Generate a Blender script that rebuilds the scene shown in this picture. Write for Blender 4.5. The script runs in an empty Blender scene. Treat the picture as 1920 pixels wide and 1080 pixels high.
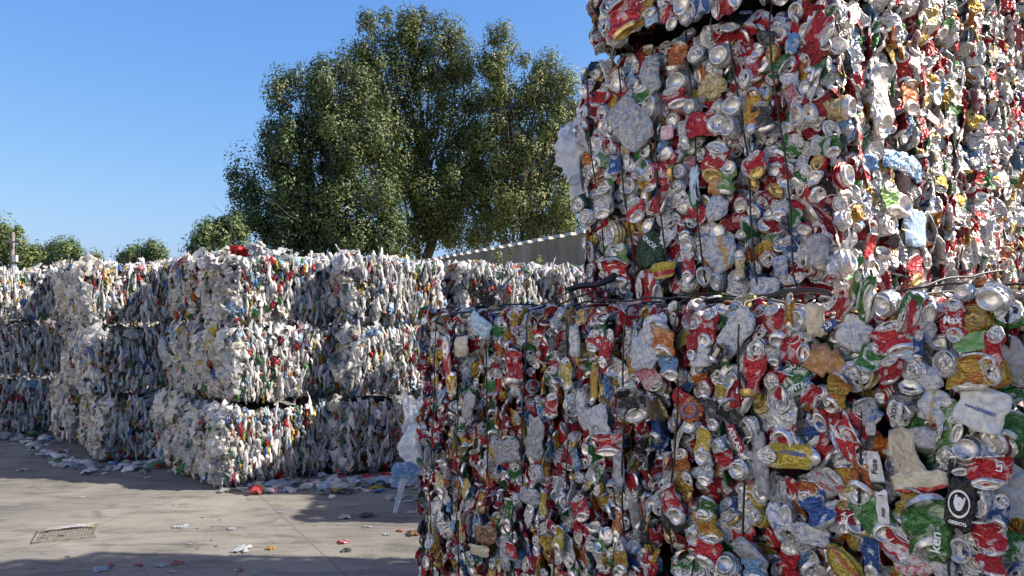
import bpy, math, random
import numpy as np
from mathutils import Matrix, Vector, Euler

rad = math.radians
SC = bpy.context.scene
COL = SC.collection
RS = np.random.default_rng(11)

# ------------------------------------------------------------------ camera
FPX = 1507.0                    # focal length in pixels of the 1920 wide photograph
EYE = 1.58
PITCH = math.atan(55.0 / FPX)   # horizon lies a little below the middle
cam_d = bpy.data.cameras.new('camera')
cam_d.lens = 36.0 * FPX / 1920.0
cam_d.sensor_width = 36.0
cam_d.clip_start = 0.05
cam_d.clip_end = 9000.0
cam = bpy.data.objects.new('camera', cam_d)
cam.location = (0, 0, EYE)
cam.rotation_euler = (rad(90) + PITCH, 0, 0)
COL.objects.link(cam)
SC.camera = cam
CP, SP = math.cos(PITCH), math.sin(PITCH)


def pix_dir(px, py):
    a = (px - 960.0) / FPX
    b = (540.0 - py) / FPX
    return np.array([a, CP - b * SP, SP + b * CP])


def at_depth(px, py, Y):
    d = pix_dir(px, py)
    return np.array([0, 0, EYE]) + d * (Y / d[1])


def on_ground(px, py, z=0.0):
    d = pix_dir(px, py)
    return np.array([0, 0, EYE]) + d * ((z - EYE) / d[2])


def project(P):
    P = np.asarray(P, float) - np.array([0, 0, EYE])
    y = P[..., 1] * CP + P[..., 2] * SP
    z = -P[..., 1] * SP + P[..., 2] * CP
    y = np.maximum(y, 0.05)
    return 960 + FPX * P[..., 0] / y, 540 - FPX * z / y, y


# ------------------------------------------------------------------ world and sun
SUN_EL, SUN_AZ = rad(40), rad(94)        # azimuth clockwise from +Y: the sun stands to the right
w = bpy.data.worlds.new('World')
SC.world = w
w.use_nodes = True
nt = w.node_tree
nt.nodes.clear()
sky = nt.nodes.new('ShaderNodeTexSky')
sky.sky_type = 'NISHITA'
sky.sun_disc = False
sky.sun_elevation = SUN_EL
sky.sun_rotation = SUN_AZ
sky.altitude = 100
sky.air_density = 1.0
sky.dust_density = 2.0
sky.ozone_density = 3.0
bg = nt.nodes.new('ShaderNodeBackground')
bg.inputs['Strength'].default_value = 0.12
wo = nt.nodes.new('ShaderNodeOutputWorld')
# tone of the sky: a deep even blue, little brighter towards the horizon
sep = nt.nodes.new('ShaderNodeSeparateColor')
com = nt.nodes.new('ShaderNodeCombineColor')
nt.links.new(sky.outputs[0], sep.inputs[0])
for i, (gain, power) in enumerate(((.45, 1.22), (.76, .86), (2.06, .35))):
    pw = nt.nodes.new('ShaderNodeMath')
    pw.operation = 'POWER'
    pw.inputs[1].default_value = power
    nt.links.new(sep.outputs[i], pw.inputs[0])
    ml = nt.nodes.new('ShaderNodeMath')
    ml.operation = 'MULTIPLY'
    ml.inputs[1].default_value = gain
    nt.links.new(pw.outputs[0], ml.inputs[0])
    nt.links.new(ml.outputs[0], com.inputs[i])
nt.links.new(com.outputs[0], bg.inputs[0])
nt.links.new(bg.outputs[0], wo.inputs[0])
sl = bpy.data.lights.new('sun', 'SUN')
sl.energy = 5.0
sl.angle = rad(0.5)
sl.color = (1.0, 0.93, 0.82)
so = bpy.data.objects.new('sun', sl)
sd = Vector((math.sin(SUN_AZ) * math.cos(SUN_EL), math.cos(SUN_AZ) * math.cos(SUN_EL), math.sin(SUN_EL)))
so.rotation_euler = sd.to_track_quat('Z', 'Y').to_euler()
so.location = (8, 0, 9)
COL.objects.link(so)
SC.view_settings.view_transform = 'Standard'
SC.view_settings.look = 'None'
SC.view_settings.gamma = 1
SC.view_settings.exposure = 1.17
SC.cycles.max_bounces = 8
SC.cycles.use_denoising = True


# ------------------------------------------------------------------ materials
class NT:
    def __init__(self, name):
        self.m = bpy.data.materials.new(name)
        self.m.use_nodes = True
        self.t = self.m.node_tree
        self.t.nodes.clear()
        self.out = self.t.nodes.new('ShaderNodeOutputMaterial')

    def n(self, typ, **kw):
        nd = self.t.nodes.new(typ)
        for k, v in kw.items():
            if k.startswith('i_'):
                key = k[2:]
                key = int(key) if key.isdigit() else key.replace('_', ' ')
                s = nd.inputs[key]
                if isinstance(v, bpy.types.NodeSocket):
                    self.t.links.new(v, s)
                else:
                    s.default_value = v
            else:
                setattr(nd, k, v)
        return nd

    def link(self, a, b):
        self.t.links.new(a, b)

    def math(self, op, a, b=None, clamp=False):
        nd = self.t.nodes.new('ShaderNodeMath')
        nd.operation = op
        nd.use_clamp = clamp
        for i, v in enumerate((a, b)):
            if v is None:
                continue
            if isinstance(v, bpy.types.NodeSocket):
                self.t.links.new(v, nd.inputs[i])
            else:
                nd.inputs[i].default_value = v
        return nd.outputs[0]

    def ramp(self, fac, stops):
        nd = self.t.nodes.new('ShaderNodeValToRGB')
        self.t.links.new(fac, nd.inputs[0])
        el = nd.color_ramp.elements
        while len(el) < len(stops):
            el.new(0.5)
        for e, (p, c) in zip(el, stops):
            e.position = p
            e.color = c if len(c) == 4 else (*c, 1)
        return nd.outputs[0]

    def mix(self, fac, a, b, blend='MIX'):
        nd = self.t.nodes.new('ShaderNodeMix')
        nd.data_type = 'RGBA'
        nd.blend_type = blend
        for s, v in ((nd.inputs[0], fac), (nd.inputs[6], a), (nd.inputs[7], b)):
            if isinstance(v, bpy.types.NodeSocket):
                self.t.links.new(v, s)
            elif isinstance(v, (int, float)):
                s.default_value = v
            else:
                s.default_value = (*v, 1) if len(v) == 3 else v
        return nd.outputs[2]


def mat_can():
    """printed and bare aluminium: colour, metalness and print come with the mesh"""
    T = NT('crushed_aluminium')
    c = T.n('ShaderNodeAttribute', attribute_name='Col')
    p = T.n('ShaderNodeAttribute', attribute_name='Pr')
    l = T.n('ShaderNodeAttribute', attribute_name='lab')
    n1 = T.n('ShaderNodeTexNoise', i_Vector=l.outputs['Vector'], i_Scale=0.75, i_Detail=1.0, i_Roughness=0.4, i_Distortion=0.5)
    m1 = T.ramp(n1.outputs[0], [(0.56, (0, 0, 0)), (0.575, (1, 1, 1))])
    mp = T.n('ShaderNodeMapping', i_Vector=l.outputs['Vector'])
    mp.inputs['Scale'].default_value = (7, 3.2, 1)
    n2 = T.n('ShaderNodeTexNoise', i_Vector=mp.outputs[0], i_Scale=1.6, i_Detail=1.0)
    m2 = T.ramp(n2.outputs[0], [(0.63, (0, 0, 0)), (0.66, (1, 1, 1))])
    m = T.math('MAXIMUM', m1, T.math('MULTIPLY', m2, 0.3))
    m = T.math('MULTIPLY', m, p.outputs['Alpha'])
    col = T.mix(m, c.outputs['Color'], p.outputs['Color'])
    # grime
    n3 = T.n('ShaderNodeTexNoise', i_Vector=l.outputs['Vector'], i_Scale=5.0, i_Detail=4.0, i_Roughness=0.65)
    d = T.ramp(n3.outputs[0], [(0.34, (0.30, 0.27, 0.23)), (0.60, (1, 1, 1))])
    col = T.mix(0.75, col, d, 'MULTIPLY')
    ro = T.n('ShaderNodeMapRange', i_Value=n3.outputs[0], i_3=0.27, i_4=0.47)
    # crumple relief
    def ridge(scale, det):
        q = T.n('ShaderNodeTexNoise', i_Vector=l.outputs['Vector'], i_Scale=scale, i_Detail=det, i_Roughness=0.45)
        return T.math('ABSOLUTE', T.math('SUBTRACT', q.outputs[0], 0.5))
    h = T.math('ADD', ridge(1.5, 0.0), T.math('MULTIPLY', ridge(4.0, 0.5), 0.35))
    b = T.n('ShaderNodeBump', i_Height=h, i_Strength=0.8, i_Distance=0.016)
    bs = T.n('ShaderNodeBsdfPrincipled', i_Base_Color=col, i_Metallic=c.outputs['Alpha'], i_Roughness=ro.outputs[0], i_Normal=b.outputs[0])
    T.link(bs.outputs[0], T.out.inputs[0])
    return T.m


def mat_film(name='plastic_film', transl=0.42, rough=0.38, crease=0.0):
    T = NT(name)
    c = T.n('ShaderNodeAttribute', attribute_name='Col')
    p = T.n('ShaderNodeAttribute', attribute_name='Pr')
    l = T.n('ShaderNodeAttribute', attribute_name='lab')
    n1 = T.n('ShaderNodeTexNoise', i_Vector=l.outputs['Vector'], i_Scale=1.2, i_Detail=1.5, i_Distortion=0.8)
    m = T.math('MULTIPLY', T.ramp(n1.outputs[0], [(0.55, (0, 0, 0)), (0.58, (1, 1, 1))]), p.outputs['Alpha'])
    if crease:       # rows of small print
        mp = T.n('ShaderNodeMapping', i_Vector=l.outputs['Vector'])
        mp.inputs['Scale'].default_value = (2.2, 8.0, 1)
        n2 = T.n('ShaderNodeTexNoise', i_Vector=mp.outputs[0], i_Scale=1.0, i_Detail=1.0)
        m2 = T.ramp(n2.outputs[0], [(0.55, (0, 0, 0)), (0.58, (1, 1, 1))])
        m = T.math('MAXIMUM', m, T.math('MULTIPLY', m2, T.math('MULTIPLY', p.outputs['Alpha'], 0.7)))
    col = T.mix(m, c.outputs['Color'], p.outputs['Color'])
    n3 = T.n('ShaderNodeTexNoise', i_Vector=l.outputs['Vector'], i_Scale=1.6 if crease else 3.0, i_Detail=4.0, i_Roughness=0.6)
    d = T.ramp(n3.outputs[0], [(0.32, (0.55, 0.54, 0.52)), (0.54, (1, 1, 1))])
    col = T.mix(0.6, col, d, 'MULTIPLY')
    v = T.n('ShaderNodeTexNoise', i_Vector=l.outputs['Vector'], i_Scale=4.0, i_Detail=3.0)
    w = T.n('ShaderNodeTexNoise', i_Vector=l.outputs['Vector'], i_Scale=0.7, i_Detail=0.5)
    rg_ = T.math('ABSOLUTE', T.math('SUBTRACT', w.outputs[0], 0.5))
    hh = T.math('ADD', T.math('MULTIPLY', v.outputs[0], 1.0 if crease == 0 else 0.04), T.math('MULTIPLY', rg_, crease * 2))
    b = T.n('ShaderNodeBump', i_Height=hh, i_Strength=0.8, i_Distance=0.012)
    bs = T.n('ShaderNodeBsdfPrincipled', i_Base_Color=col, i_Roughness=rough, i_Normal=b.outputs[0])
    tr = T.n('ShaderNodeBsdfTranslucent', i_Color=col, i_Normal=b.outputs[0])
    mx = T.n('ShaderNodeMixShader', i_0=transl)
    T.link(bs.outputs[0], mx.inputs[1])
    T.link(tr.outputs[0], mx.inputs[2])
    T.link(mx.outputs[0], T.out.inputs[0])
    return T.m


def mat_clear():
    """thin see-through plastic bag"""
    T = NT('clear_plastic')
    tc = T.n('ShaderNodeTexCoord')
    v = T.n('ShaderNodeTexNoise', i_Vector=tc.outputs['Object'], i_Scale=14.0, i_Detail=3.0, i_Roughness=0.5)
    b = T.n('ShaderNodeBump', i_Height=T.math('ABSOLUTE', T.math('SUBTRACT', v.outputs[0], 0.5)), i_Strength=1.0, i_Distance=0.05)
    bs = T.n('ShaderNodeBsdfPrincipled', i_Base_Color=(0.95, 0.96, 0.97, 1), i_Roughness=0.16, i_Normal=b.outputs[0])
    tl = T.n('ShaderNodeBsdfTranslucent', i_Color=(0.8, 0.84, 0.88, 1), i_Normal=b.outputs[0])
    tp = T.n('ShaderNodeBsdfTransparent', i_Color=(0.93, 0.95, 0.97, 1))
    m1 = T.n('ShaderNodeMixShader', i_0=0.45)
    T.link(bs.outputs[0], m1.inputs[1])
    T.link(tl.outputs[0], m1.inputs[2])
    f = T.ramp(v.outputs[0], [(0.35, (0.2, 0.2, 0.2)), (0.7, (0.5, 0.5, 0.5))])
    m2 = T.n('ShaderNodeMixShader', i_0=f)
    T.link(m1.outputs[0], m2.inputs[1])
    T.link(tp.outputs[0], m2.inputs[2])
    T.link(m2.outputs[0], T.out.inputs[0])
    return T.m


def mat_plain(name, col, rough=0.6, metal=0.0, noise=0.0, scale=8.0, bump=0.0):
    T = NT(name)
    tc = T.n('ShaderNodeTexCoord')
    n = T.n('ShaderNodeTexNoise', i_Vector=tc.outputs['Object'], i_Scale=scale, i_Detail=6.0, i_Roughness=0.6)
    dark = tuple(x * (1 - noise) for x in col)
    lite = tuple(min(1, x * (1 + noise)) for x in col)
    c = T.ramp(n.outputs[0], [(0.3, dark), (0.7, lite)])
    bs = T.n('ShaderNodeBsdfPrincipled', i_Base_Color=c, i_Roughness=rough, i_Metallic=metal)
    if bump:
        b = T.n('ShaderNodeBump', i_Height=n.outputs[0], i_Strength=bump, i_Distance=0.02)
        T.link(b.outputs[0], bs.inputs['Normal'])
    T.link(bs.outputs[0], T.out.inputs[0])
    return T.m


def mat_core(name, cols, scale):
    """the pressed inside of a bale: small flakes, shade of the gaps put into their dark colour"""
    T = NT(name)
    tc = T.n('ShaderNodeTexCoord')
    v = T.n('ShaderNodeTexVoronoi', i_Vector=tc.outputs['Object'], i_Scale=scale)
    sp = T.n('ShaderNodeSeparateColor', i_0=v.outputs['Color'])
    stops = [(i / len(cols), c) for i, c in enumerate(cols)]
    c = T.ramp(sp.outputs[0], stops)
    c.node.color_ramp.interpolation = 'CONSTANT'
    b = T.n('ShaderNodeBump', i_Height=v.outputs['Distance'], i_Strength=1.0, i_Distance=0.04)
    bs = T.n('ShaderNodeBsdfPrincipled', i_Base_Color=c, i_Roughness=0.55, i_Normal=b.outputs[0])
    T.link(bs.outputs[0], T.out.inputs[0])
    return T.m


def mat_ground():
    T = NT('yard_concrete')
    tc = T.n('ShaderNodeTexCoord')
    P = tc.outputs['Object']
    n1 = T.n('ShaderNodeTexNoise', i_Vector=P, i_Scale=0.55, i_Detail=5.0, i_Roughness=0.6)
    c1 = T.ramp(n1.outputs[0], [(0.30, (0.130, 0.123, 0.107)), (0.50, (0.178, 0.168, 0.146)), (0.72, (0.228, 0.215, 0.186))])
    mp = T.n('ShaderNodeMapping', i_Vector=P)
    mp.inputs['Scale'].default_value = (0.8, 2.6, 1)
    mp.inputs['Rotation'].default_value = (0, 0, rad(8))
    n2 = T.n('ShaderNodeTexNoise', i_Vector=mp.outputs[0], i_Scale=2.2, i_Detail=6.0, i_Roughness=0.7, i_Distortion=0.4)
    c2 = T.ramp(n2.outputs[0], [(0.36, (0.46, 0.455, 0.45)), (0.50, (0.94, 0.94, 0.93)), (0.68, (1.2, 1.18, 1.15))])
    col = T.mix(0.85, c1, c2, 'MULTIPLY')
    n3 = T.n('ShaderNodeTexNoise', i_Vector=P, i_Scale=38.0, i_Detail=5.0, i_Roughness=0.75)
    c3 = T.ramp(n3.outputs[0], [(0.3, (0.78, 0.77, 0.76)), (0.7, (1.1, 1.1, 1.1))])
    col = T.mix(0.7, col, c3, 'MULTIPLY')
    # darker spots of oil and damp
    n4 = T.n('ShaderNodeTexNoise', i_Vector=P, i_Scale=3.1, i_Detail=3.0, i_Distortion=0.6)
    c4 = T.ramp(n4.outputs[0], [(0.60, (1, 1, 1)), (0.72, (0.52, 0.51, 0.50))])
    col = T.mix(0.8, col, c4, 'MULTIPLY')
    n5 = T.n('ShaderNodeTexNoise', i_Vector=P, i_Scale=0.22, i_Detail=4.0, i_Distortion=1.5)
    c5 = T.ramp(n5.outputs[0], [(0.40, (0.74, 0.74, 0.76)), (0.60, (1.06, 1.04, 1.0))])
    col = T.mix(0.8, col, c5, 'MULTIPLY')
    # sawn joints between the slabs
    sx = T.n('ShaderNodeSeparateXYZ', i_0=P)
    wob = T.math('MULTIPLY', T.math('SUBTRACT', n2.outputs[0], 0.5), 0.02)
    mask = None
    for (x0, y0, dx, dy) in JOINTS:
        L = math.hypot(dx, dy)
        nx, ny = -dy / L, dx / L
        e = T.math('ADD', T.math('MULTIPLY', sx.outputs[0], nx), T.math('MULTIPLY', sx.outputs[1], ny))
        e = T.math('ABSOLUTE', T.math('ADD', T.math('SUBTRACT', e, nx * x0 + ny * y0), wob))
        mk = T.math('LESS_THAN', e, 0.009)
        mask = mk if mask is None else T.math('MAXIMUM', mask, mk)
    col = T.mix(T.math('MULTIPLY', mask, 0.55), col, (0.08, 0.07, 0.06))
    h = T.math('ADD', n3.outputs[0], T.math('MULTIPLY', n2.outputs[0], 0.6))
    b = T.n('ShaderNodeBump', i_Height=h, i_Strength=0.35, i_Distance=0.02)
    bs = T.n('ShaderNodeBsdfPrincipled', i_Base_Color=col, i_Roughness=0.85, i_Normal=b.outputs[0])
    T.link(bs.outputs[0], T.out.inputs[0])
    return T.m


def mat_leaf(name, tint):
    T = NT(name)
    c = T.n('ShaderNodeAttribute', attribute_name='Col')
    col = T.mix(1.0, c.outputs['Color'], tint, 'MULTIPLY')
    d = T.n('ShaderNodeBsdfPrincipled', i_Base_Color=col, i_Roughness=0.5)
    t = T.n('ShaderNodeBsdfTranslucent', i_Color=col)
    mx = T.n('ShaderNodeMixShader', i_0=0.25)
    T.link(d.outputs[0], mx.inputs[1])
    T.link(t.outputs[0], mx.inputs[2])
    T.link(mx.outputs[0], T.out.inputs[0])
    return T.m


def mat_wall():
    T = NT('stained_concrete_panel')
    tc = T.n('ShaderNodeTexCoord')
    mp = T.n('ShaderNodeMapping', i_Vector=tc.outputs['Object'])
    mp.inputs['Scale'].default_value = (0.7, 0.7, 0.3)
    n = T.n('ShaderNodeTexNoise', i_Vector=mp.outputs[0], i_Scale=1.5, i_Detail=6.0, i_Roughness=0.65)
    c = T.ramp(n.outputs[0], [(0.28, (0.15, 0.115, 0.07)), (0.50, (0.29, 0.23, 0.15)), (0.74, (0.42, 0.345, 0.235))])
    b = T.n('ShaderNodeBump', i_Height=n.outputs[0], i_Strength=0.3, i_Distance=0.03)
    bs = T.n('ShaderNodeBsdfPrincipled', i_Base_Color=c, i_Roughness=0.9, i_Normal=b.outputs[0])
    T.link(bs.outputs[0], T.out.inputs[0])
    return T.m


def jl(px0, py0, px1, py1):
    a, b = on_ground(px0, py0), on_ground(px1, py1)
    return (a[0], a[1], b[0] - a[0], b[1] - a[1])


JOINTS = [jl(475, 918, 650, 1080), jl(0, 1040, 272, 955), jl(0, 1002, 60, 1001)]
M = {
    'can': mat_can(),
    'film': mat_film(),
    'rigid': mat_film('rigid_plastic_and_card', 0.04, 0.27, 1.0),
    'clear': mat_clear(),
    'wire': mat_plain('black_baling_wire', (0.012, 0.011, 0.011), 0.5),
    'core_can': mat_core('pressed_cans_gap_shade', [(.02, .02, .022), (.05, .05, .055), (.10, .012, .014), (.03, .03, .04), (.09, .09, .09), (.07, .05, .012), (.015, .03, .06), (.02, .02, .02)], 26.0),  # dark tones hold the shade between the cans
    'core_film': mat_core('pressed_film_gap_shade', [(.05, .05, .055), (.08, .08, .085), (.03, .032, .035), (.10, .10, .10), (.04, .042, .045)], 18.0),  # dark greys hold the shade between the film pieces
    'ground': mat_ground(),
    'bark': mat_plain('bark', (0.07, 0.055, 0.042), 0.9, 0, 0.4, 6.0, 0.6),
    'leaf': mat_leaf('broad_leaves', (1, 1, 1)),
    'wall': mat_wall(),
    'cap': mat_plain('pale_coping_concrete', (0.50, 0.48, 0.44), 0.85, 0, 0.25, 3.0, 0.3),
    'clad': mat_plain('light_bounce_cladding', (0.74, 0.725, 0.69), 0.7, 0, 0.08, 0.6, 0.05),  # pale so that the added hall throws back more sunlight
    'pole': mat_plain('weathered_pole', (0.20, 0.185, 0.165), 0.85, 0, 0.3, 5.0, 0.2),
    'iron': mat_plain('cast_iron', (0.17, 0.15, 0.125), 0.7, 0.1, 0.4, 20.0, 0.3),
    'pit_shade': mat_plain('pit_shade_sheet', (0.035, 0.032, 0.03), 0.9),
    'text_white': mat_plain('white_print', (0.75, 0.75, 0.73), 0.4, 0, 0.1),
    'text_black': mat_plain('black_print', (0.02, 0.02, 0.022), 0.4),
    'text_red': mat_plain('red_print', (0.45, 0.03, 0.03), 0.4),
    'text_blue': mat_plain('blue_print', (0.04, 0.09, 0.30), 0.4),
}


# ------------------------------------------------------------------ mesh helpers
class G:
    """vertices, quads and the three attributes of one surface"""
    __slots__ = ('V', 'F', 'C', 'P', 'L', 'S')

    def __init__(s, V, F, C=None, P=None, L=None, S=True):
        n = len(V)
        s.V = np.asarray(V, np.float32)
        s.F = np.asarray(F, np.int32).reshape(-1, 4)
        s.C = np.tile(np.array([.5, .5, .5, 0], np.float32), (n, 1)) if C is None else np.asarray(C, np.float32)
        s.P = np.zeros((n, 4), np.float32) if P is None else np.asarray(P, np.float32)
        s.L = s.V * 20 if L is None else np.asarray(L, np.float32)
        s.S = np.full(len(s.F), S, bool) if isinstance(S, bool) else S

    def moved(s, R, t, sc=1.0):
        return G((s.V * sc) @ np.asarray(R, np.float32).T + np.asarray(t, np.float32), s.F, s.C, s.P, s.L, s.S)


def join(gs):
    off = np.cumsum([0] + [len(g.V) for g in gs])
    return G(np.concatenate([g.V for g in gs]), np.concatenate([g.F + o for g, o in zip(gs, off)]),
             np.concatenate([g.C for g in gs]), np.concatenate([g.P for g in gs]), np.concatenate([g.L for g in gs]), np.concatenate([g.S for g in gs]))


def mesh_of(name, g, mat, smooth=True, attrs=True):
    me = bpy.data.meshes.new(name)
    nv, nf = len(g.V), len(g.F)
    me.vertices.add(nv)
    me.vertices.foreach_set('co', g.V.ravel())
    me.loops.add(nf * 4)
    me.loops.foreach_set('vertex_index', g.F.ravel())
    me.polygons.add(nf)
    me.polygons.foreach_set('loop_start', np.arange(0, nf * 4, 4, dtype=np.int32))
    me.polygons.foreach_set('use_smooth', (g.S if smooth else np.zeros(nf, dtype=bool)))
    if attrs:
        a = me.attributes.new('Col', 'FLOAT_COLOR', 'POINT')
        a.data.foreach_set('color', np.ascontiguousarray(g.C).ravel())
        a = me.attributes.new('Pr', 'FLOAT_COLOR', 'POINT')
        a.data.foreach_set('color', np.ascontiguousarray(g.P).ravel())
        a = me.attributes.new('lab', 'FLOAT_VECTOR', 'POINT')
        a.data.foreach_set('vector', np.ascontiguousarray(g.L).ravel())
    me.materials.append(mat)
    me.update(calc_edges=True)
    return me


def link(name, data, parent=None, loc=None, rot=None):
    o = bpy.data.objects.new(name, data)
    COL.objects.link(o)
    if parent is not None:
        o.parent = parent
    if loc is not None:
        o.location = loc
    if rot is not None:
        o.rotation_euler = rot
    return o


def tag(o, label, cat, group=None, kind=None):
    if label:
        o['label'] = label
    if cat:
        o['category'] = cat
    if group:
        o['group'] = group
    if kind:
        o['kind'] = kind
    return o


def empty(name, loc, rot=(0, 0, 0)):
    o = link(name, None, None, loc, rot)
    o.empty_display_size = 0.1
    return o


def grid_faces(nu, nv, wrap=False):
    """quads of a grid stored row by row: nu across, nv rows"""
    u = np.arange(nu if wrap else nu - 1)
    v = np.arange(nv - 1)
    U, Vv = np.meshgrid(u, v)
    U2 = (U + 1) % nu
    a = Vv * nu + U
    b = Vv * nu + U2
    c = (Vv + 1) * nu + U2
    d = (Vv + 1) * nu + U
    return np.stack([a, b, c, d], -1).reshape(-1, 4)


def box_g(cx, cy, cz, sx, sy, sz):
    x, y, z = sx / 2, sy / 2, sz / 2
    V = np.array([[-x, -y, -z], [x, -y, -z], [x, y, -z], [-x, y, -z], [-x, -y, z], [x, -y, z], [x, y, z], [-x, y, z]]) + [cx, cy, cz]
    F = [[0, 3, 2, 1], [4, 5, 6, 7], [0, 1, 5, 4], [1, 2, 6, 5], [2, 3, 7, 6], [3, 0, 4, 7]]
    return G(V, F)


def tube_g(pts, r, n=6):
    """round tube along a polyline, radius may vary"""
    pts = np.asarray(pts, float)
    m = len(pts)
    rr = np.full(m, r, float) if np.isscalar(r) else np.asarray(r, float)
    tg = np.gradient(pts, axis=0)
    tg /= np.linalg.norm(tg, axis=1, keepdims=True) + 1e-9
    ref = np.array([0.31, 0.52, 0.79])
    a = np.cross(tg, ref)
    a /= np.linalg.norm(a, axis=1, keepdims=True) + 1e-9
    b = np.cross(tg, a)
    th = np.linspace(0, 2 * np.pi, n, endpoint=False)
    V = pts[:, None, :] + rr[:, None, None] * (np.cos(th)[None, :, None] * a[:, None, :] + np.sin(th)[None, :, None] * b[:, None, :])
    F = grid_faces(n, m, True)
    caps = []
    if n == 6:
        for k0 in (0, (m - 1) * n):
            caps += [[k0, k0 + 1, k0 + 2, k0 + 3], [k0, k0 + 3, k0 + 4, k0 + 5]]
    if caps:
        F = np.concatenate([F, np.array(caps)])
    return G(V.reshape(-1, 3), F)


def rot_xyz(ax, ay, az):
    return np.array(Euler((ax, ay, az)).to_matrix())


def crumple(V, rng, amp, scale, n, wgt=None):
    """sharp random folds"""
    V = V.copy()
    for k in range(n):
        d = rng.normal(size=3)
        d /= np.linalg.norm(d)
        e = rng.normal(size=3)
        e /= np.linalg.norm(e)
        s = scale * rng.uniform(0.6, 1.6)
        t = V @ d / s + rng.uniform()
        tri = np.abs((t % 1.0) * 2 - 1) - 0.5
        dv = e[None, :] * (amp * rng.uniform(0.5, 1.2) * tri)[:, None]
        if wgt is not None:
            dv *= wgt[:, None]
        V += dv
    return V


# ------------------------------------------------------------------ crushed cans
RED = (.44, .012, .022)
PAL_CAN = [  # colour, metal, print colour, print amount, weight
    (RED, .42, (.66, .64, .63), .9, 44),
    ((.26, .009, .016), .5, (.55, .42, .40), .6, 18),
    ((.70, .695, .68), .5, (.22, .23, .26), .6, 22),
    ((.66, .655, .64), .2, (.42, .03, .04), 1.0, 5),
    ((.66, .655, .64), .2, (.05, .12, .36), 1.0, 3),
    ((.58, .38, .06), .5, (.40, .05, .03), .7, 11),
    ((.62, .49, .20), .6, (.5, .48, .4), .6, 7),
    ((.028, .09, .29), .5, (.6, .61, .63), .8, 6),
    ((.15, .31, .54), .45, (.6, .61, .63), .8, 4),
    ((.05, .19, .05), .45, (.6, .61, .58), .8, 6),
    ((.15, .30, .08), .4, (.6, .55, .2), .7, 3),
    ((.016, .016, .018), .4, (.45, .45, .45), .6, 8),
    ((.58, .16, .03), .45, (.6, .45, .22), .7, 6),
    ((.45, .18, .22), .35, (.6, .58, .56), .7, 2),
]
PW = np.array([p[4] for p in PAL_CAN], float)
PW /= PW.sum()
ALU = np.array([.80, .785, .76, .60])
GOLD = np.array([.60, .43, .15, .7])


def rings(prof, nt, C, zs=1.0, ox=1.0):
    th = np.linspace(0, 2 * np.pi, nt, endpoint=False)
    V = np.array([[[r * np.cos(t) * ox, r * np.sin(t), z * zs] for t in th] for r, z in prof]).reshape(-1, 3)
    F = grid_faces(nt, len(prof), True)
    return V, F


def lid_g(rng, R=.0275, gold=False, nt=18, tab=True):
    """can top seen from outside, +z out: rim, groove, panel, pull tab and mouth"""
    prof = [(1.03, -.004), (1.05, .0002), (1.0, .0015), (.95, .0004), (.91, -.0045), (.86, -.0052), (.82, -.0028), (.45, -.0026), (.02, -.0026)]
    V, F = rings([(r * R, z) for r, z in prof], nt, None)
    c = (GOLD if gold else ALU).copy()
    c[:3] *= rng.uniform(.82, 1.05)
    gs = [G(V, F, np.tile(c, (len(V), 1)))]
    if tab:
        a = rng.uniform(0, 6.28)
        Rz = rot_xyz(0, 0, a)
        th = np.linspace(0, 2 * np.pi, 12, endpoint=False)

        def loop(rx, ry, cy, z):
            return np.stack([rx * np.cos(th), cy + ry * np.sin(th), np.full(12, z)], -1)
        Vt = np.concatenate([loop(.0085, .0125, -.002, -.0012), loop(.0085, .0125, -.002, .0006), loop(.0045, .006, -.005, .0006), loop(.0045, .006, -.005, -.0012)])
        ct = c.copy()
        ct[:3] *= .92
        gs.append(G(Vt @ Rz.T, grid_faces(12, 4, True), np.tile(ct, (len(Vt), 1))))
        Vm = np.concatenate([loop(.0088, .0075, .0135, -.0019), loop(.0002, .0002, .0135, -.0019)])
        cm = np.array([.012, .012, .012, 0]) if rng.uniform() < .6 else c * np.array([.6, .6, .6, 1])
        gs.append(G(Vm @ Rz.T, grid_faces(12, 2, True), np.tile(cm, (len(Vm), 1))))
    g = join(gs)
    g.L = np.concatenate([g.V * 30], 0).astype(np.float32) + rng.uniform(0, 50)
    return g


def bottom_g(rng, R=.033, gold=False, nt=18):
    """can bottom, +z out: shoulder, standing ring and hollow dome"""
    prof = [(1.0, -.012), (.98, -.006), (.86, .0005), (.78, .003), (.74, .0022), (.70, -.001), (.60, -.0055), (.40, -.0085), (.2, -.0098), (.02, -.0102)]
    V, F = rings([(r * R, z) for r, z in prof], nt, None)
    c = (GOLD if gold else ALU).copy()
    c[:3] *= rng.uniform(.85, 1.08)
    g = G(V, F, np.tile(c, (len(V), 1)))
    g.L = (g.V * 12 + rng.uniform(0, 50)).astype(np.float32)
    return g


def end_frame(cx, cy, cz, tilt, sgn):
    """a disc that closes a can end: axis +-y tilted towards +z"""
    n = np.array([0, sgn * math.cos(tilt), math.sin(tilt)])
    x = np.array([1.0, 0, 0])
    y = np.cross(n, x)
    return np.stack([x, y, n], 1), np.array([cx, cy, cz])


def pick_pal(rng, idx=None):
    return PAL_CAN[idx if idx is not None else rng.choice(len(PAL_CAN), p=PW)]


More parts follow.
